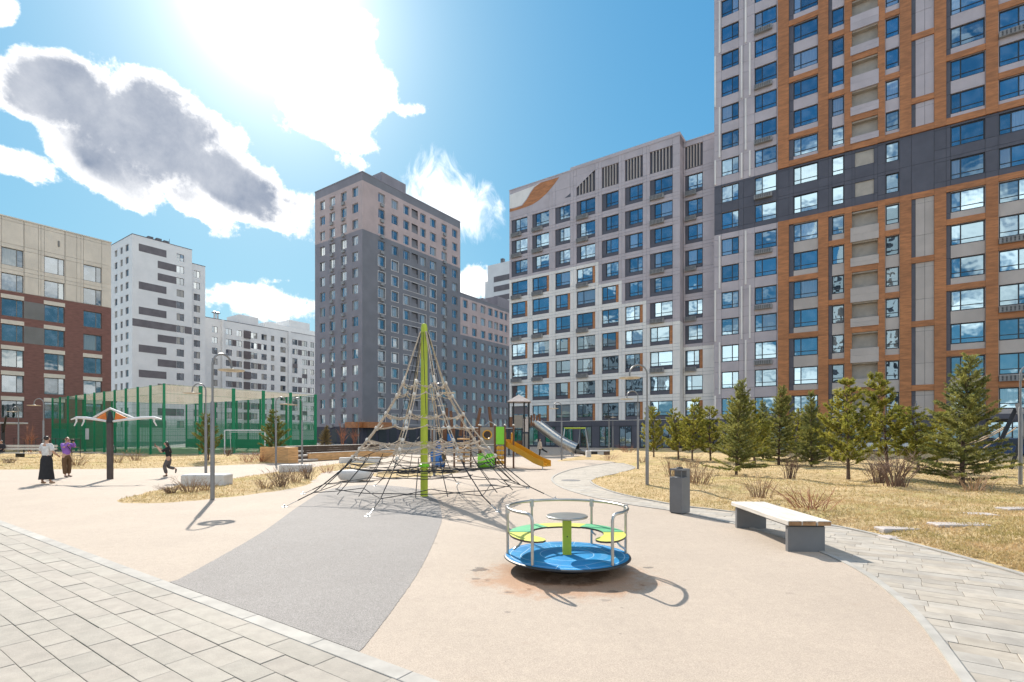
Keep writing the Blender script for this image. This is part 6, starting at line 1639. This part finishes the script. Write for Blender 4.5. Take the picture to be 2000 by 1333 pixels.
def person(loc, rz, H, label, J, top, bottom, shoes, hair, hair_kind, skirt=False, sleeves='short', extra=None):
    """J: joints in metres for a 1.70 m figure facing -y"""
    t = thing('person', loc, rz, label, 'person'); s_ = H/1.70; t.scale = (s_, s_, s_)
    V_ = lambda k: tuple(J[k])
    chest, pel, neck, head = V_('chest'), V_('pelvis'), V_('neck'), V_('head')
    hd = Vector(head); nk = Vector(neck); up = (hd-nk).normalized(); fw = Vector(J['face']).normalized()
    chains = [[(pel, (.135, .10)), (tuple(Vector(pel).lerp(Vector(chest), .5)), (.115, .09)), (chest, (.145, .10)), (neck, .052), (tuple(nk.lerp(hd, .45)), .05), (head, (.078, .092)), (tuple(hd+up*.085), (.066, .075))],
              [(head, (.078, .092)), (tuple(hd+fw*.075-up*.01), (.028, .03)), (tuple(hd+fw*.102-up*.02), .012)]]
    for a in ('l', 'r'):
        sh, el, wr = V_(a+'sh'), V_(a+'el'), V_(a+'wr')
        chains.append([(chest, (.145, .10)), (sh, .055), (tuple(Vector(sh).lerp(Vector(el), .5)), .047), (el, .038), (tuple(Vector(el).lerp(Vector(wr), .4)), .036), (wr, .024)]); chains += hand(wr, el, .6, 1 if a == 'l' else -1)
        hp, kn, an = V_(a+'hip'), V_(a+'kn'), V_(a+'an'); toe = Vector(an)+Vector(J[a+'toe'])
        chains.append([(pel, (.135, .10)), (hp, .088), (tuple(Vector(hp).lerp(Vector(kn), .5)), .075), (kn, .054), (tuple(Vector(kn).lerp(Vector(an), .4)), .052), (an, .034), (tuple(Vector(an).lerp(toe, .5)+Vector((0, 0, -.035))), .034), (tuple(toe+Vector((0, 0, -.045))), .026)])
    skin_obj('body', chains, M['skin'], t)
    # clothes as separate shells
    cc = [[(tuple(Vector(pel)+Vector((0, 0, -.03))), (.168, .135)), (tuple(Vector(pel).lerp(Vector(chest), .5)), (.145, .12)), (chest, (.165, .125)), (tuple(nk.lerp(Vector(chest), .25)), (.085, .075))]]
    for a in ('l', 'r'):
        sh, el, wr = Vector(J[a+'sh']), Vector(J[a+'el']), Vector(J[a+'wr'])
        ch = [(chest, (.165, .125)), (tuple(sh), .078), (tuple(sh.lerp(el, .5)), .072), (tuple(sh.lerp(el, .9)), .066)]
        if sleeves == 'long': ch += [(tuple(el.lerp(wr, .4)), .056), (tuple(el.lerp(wr, .85)), .046)]
        cc.append(ch)
    skin_obj('shirt', cc, top, t)
    if skirt:
        hem = skirt; mb = MB(); c = Vector(pel); n = 28; vs, fs = [], []
        rows = [(.14, c.z+.08, .135, .11), (0, c.z-.08, .19, .15), (0, c.z-.4, .20, .165), (0, hem, .25, .20)]
        am = (Vector(J['lan'])+Vector(J['ran']))/2
        for i, (q, z, rx, ry) in enumerate(rows):
            f = i/(len(rows)-1); cx, cy = c.x+(am.x-c.x)*f*.8, c.y+(am.y-c.y)*f*.8
            for k in range(n): a = 2*math.pi*k/n; w = 1+.05*f*math.sin(7*a); vs.append((cx+rx*w*math.cos(a), cy+ry*w*math.sin(a), z))
        for i in range(len(rows)-1):
            for k in range(n): j = (k+1) % n; fs.append((i*n+k, i*n+j, i*n+n+j, i*n+n+k))
        mb.add(vs, fs); mb.obj('skirt', bottom, t, True)
    else:
        cc = [[(tuple(Vector(pel)+Vector((0, 0, .08))), (.15, .115)), (pel, (.155, .12))]]
        for a in ('l', 'r'):
            hp, kn, an = Vector(J[a+'hip']), Vector(J[a+'kn']), Vector(J[a+'an']); cc.append([(pel, (.155, .12)), (tuple(hp), .105), (tuple(hp.lerp(kn, .5)), .095), (tuple(kn), .08), (tuple(kn.lerp(an, .5)), .078), (tuple(kn.lerp(an, .88)), .072)])
        skin_obj('trousers', cc, bottom, t)
    for a in ('l', 'r'):
        an = Vector(J[a+'an']); d = Vector(J[a+'toe']); toe = an+d
        skin_obj('shoe', [[(tuple(an+Vector((0, 0, -.03))-d*.25), .042), (tuple(an.lerp(toe, .5)+Vector((0, 0, -.045))), (.042, .034)), (tuple(toe+Vector((0, 0, -.05))), (.04, .026))]], shoes, t)
    back = -fw
    hc = [[(tuple(hd+up*.10+back*.01), (.070, .075)), (tuple(hd+up*.03+back*.035), (.086, .088)), (tuple(hd-up*.05+back*.06), (.07, .05))]]
    if hair_kind == 'long': hc.append([(tuple(hd-up*.05+back*.06), (.07, .05)), (tuple(hd-up*.2+back*.10), (.075, .04)), (tuple(hd-up*.42+back*.11), (.06, .03))])
    skin_obj('hair', hc, hair, t)
    sd = fw.cross(up).normalized()
    for q in (-1, 1): mb = MB(); mb.sphere(hd+fw*.082+sd*.03*q+up*.012, .011, 6, 5); mb.obj('eye', M['blackm'], t)
    for q in (-1, 1): mb = MB(); mb.sphere(hd+sd*.082*q-up*.005, .024, 6, 5, 0, (.5, 1, 1.3)); mb.obj('ear', M['skin'], t)
    mb = MB(); mb.sphere(hd+fw*.088-up*.05, .018, 8, 5, 0, (1.3, .5, .45)); mb.obj('mouth', M['lip'], t)
    if extra: extra(t, J)
    return t
M['lip'] = mat('lip', (.40, .13, .11), .5)
stand = dict(pelvis=(0, 0, .93), chest=(0, 0, 1.27), neck=(0, .0, 1.44), head=(0, -.01, 1.59), face=(0, -1, 0),
             lsh=(.17, 0, 1.38), lel=(.25, .02, 1.12), lwr=(.27, -.06, .90), rsh=(-.17, 0, 1.38), rel=(-.25, .02, 1.12), rwr=(-.27, -.06, .90),
             lhip=(.09, 0, .88), lkn=(.10, -.02, .49), lan=(.11, .02, .085), ltoe=(.02, -.15, 0), rhip=(-.09, 0, .88), rkn=(-.10, -.02, .49), ran=(-.11, .02, .085), rtoe=(-.02, -.15, 0))
# woman seen from behind, white top and black skirt-trousers, looking towards the rotor
Jw = dict(stand); Jw.update(lwr=(.24, -.16, .98), lel=(.27, .0, 1.12), rwr=(-.2, -.2, 1.02), rel=(-.27, .0, 1.12), lan=(.15, .03, .085), ran=(-.12, -.03, .085), head=(.01, -.02, 1.585), face=(.35, -1, -.1))
def belt_lace(t, J):
    mb = MB(); mb.tube([(.02, .17, .92), (.03, .205, .6), (.10, .21, .45)], .012, 6); mb.obj('ribbon', M['whitec'], t)
person(G(91, 945.5), R(172), 1.62, 'woman seen from behind in a white top and wide black skirt', Jw, cloth('white_cotton', (.68, .66, .63)), cloth('black_cloth', (.018, .017, .02)), cloth('tan_shoe', (.45, .30, .2)), M['hair'], 'short', .16, 'short', None)
# woman photographing, purple top, brown trousers
Jp = dict(stand); Jp.update(lwr=(.06, -.26, 1.50), lel=(.24, -.16, 1.26), rwr=(-.06, -.26, 1.50), rel=(-.24, -.16, 1.26), head=(0, -.05, 1.58), lan=(.10, .02, .085), ran=(-.10, -.06, .085))
def camera_extra(t, J):
    mb = MB(); mb.cbox(-.065, -.34, 1.50, .065, -.27, 1.59, .008); c_ = mb.obj('camera_body', M['blackm'], t); mb = MB(); mb.tube([(0, -.34, 1.545), (0, -.42, 1.545)], .036, 12); mb.obj('camera_lens', M['blackm'], c_)
    mb = MB(); mb.tube([(-.15, -.12, 1.42), (.0, -.16, 1.2), (.15, -.12, 1.0)], .014, 6); mb.obj('bag_strap', M['hair'], t)
person(G(130, 932.5), R(78), 1.58, 'woman in a purple sweater and brown trousers raising a camera', Jp, cloth('purple_knit', (.28, .13, .48)), cloth('brown_cloth', (.12, .065, .03)), cloth('dark_shoe', (.05, .04, .045)), M['hairf'], 'short', None, 'long', camera_extra)
# girl in black hopping on one leg, hands held up to her face
Jg = dict(stand); Jg.update(pelvis=(0, .08, .84), chest=(0, .04, 1.16), neck=(0, .01, 1.32), head=(0, -.03, 1.47), face=(0, -1, .12), lsh=(.16, .03, 1.27), rsh=(-.16, .03, 1.27), lel=(.20, -.17, 1.10), lwr=(.05, -.34, 1.30), rel=(-.20, -.17, 1.12), rwr=(-.05, -.34, 1.32),
           lhip=(.09, .08, .79), lkn=(.10, -.07, .46), lan=(.09, .02, .085), rhip=(-.09, .08, .79), rkn=(-.10, .02, .43), ran=(-.10, .33, .34), rtoe=(0, -.02, -.15))
def phone_extra(t, J):
    mb = MB(); mb.cbox(-.04, -.46, 1.34, .04, -.45, 1.49, .003); mb.obj('phone', mat('red_phone', (.25, .02, .03), .3), t)
person(G(326, 931.5), R(-72), 1.50, 'girl in a black top and grey trousers standing on one leg', Jg, cloth('black_top', (.015, .015, .017)), cloth('grey_cloth', (.10, .085, .085)), cloth('black_shoe', (.02, .02, .02)), M['hair'], 'long', None, 'short', phone_extra)
def coat_extra(t, J):
    mb = MB(); n = 22; vs, fs = [], []
    for z, rx, ry in ((1.42, .13, .10), (1.30, .23, .17), (1.05, .26, .20), (.72, .33, .27)):
        for k in range(n): a = 2*math.pi*k/n; w = 1+.04*math.sin(5*a); vs.append((rx*w*math.cos(a), -.02+ry*w*math.sin(a), z))
    for i in range(3):
        for k in range(n): j = (k+1) % n; fs.append((i*n+k, i*n+j, i*n+n+j, i*n+n+k))
    mb.add(vs, fs); mb.obj('coat', M['coat'], t, True)
M['coat'] = cloth('beige_coat_cloth', (.56, .45, .34))
# person in a beige coat, one leg swung out, under the tube slide
Jb = dict(stand); Jb.update(rkn=(-.20, -.40, .60), ran=(-.24, -.78, .40), rtoe=(0, -.13, .05), lel=(.27, .06, 1.12), lwr=(.25, -.05, .9), rel=(-.27, -.02, 1.12), rwr=(-.27, -.14, .92))
person(G(1054, 892.5), R(82), 1.40, 'person in a beige coat and black trousers kicking one leg out', Jb, cloth('beige_coat', (.47, .37, .28)), cloth('black_trousers', (.02, .02, .02)), cloth('pale_shoe', (.5, .48, .45)), M['hair'], 'short', None, 'long', coat_extra)
# person seated on the slatted bench at the frame edge
Js = dict(stand); Js.update(pelvis=(0, 0, .55), chest=(0, .02, .90), neck=(0, .0, 1.07), head=(0, -.03, 1.21), lsh=(.17, 0, 1.01), rsh=(-.17, 0, 1.01), lel=(.24, -.08, .76), lwr=(.14, -.3, .70), rel=(-.24, -.08, .76), rwr=(-.14, -.3, .70),
           lhip=(.09, -.02, .53), lkn=(.10, -.44, .50), lan=(.11, -.46, .085), rhip=(-.09, -.02, .53), rkn=(-.10, -.44, .50), ran=(-.11, -.42, .085))
person(G(3, 897.2)+Vector((0, -.02, 0)), R(15), 1.68, 'person in dark clothes sitting on the slatted bench', Js, cloth('dark_jacket', (.025, .022, .028)), cloth('dark_trousers', (.03, .03, .035)), cloth('grey_shoe', (.12, .12, .12)), M['hair'], 'short', None, 'long', None)
# child on the play unit bridge in a dark jacket
Jk = dict(stand); Jk.update(lel=(.24, -.12, 1.18), lwr=(.16, -.32, 1.2), rel=(-.24, -.12, 1.2), rwr=(-.14, -.32, 1.25))
person(Vector((-3.42, 25.3, 0)), R(20), 1.35, 'child in a dark jacket standing by the blue slide behind the net', Jk, cloth('navy_jacket', (.03, .035, .06)), cloth('khaki_trousers', (.17, .13, .07)), cloth('boot', (.04, .03, .03)), M['hairf'], 'short', None, 'long', None)
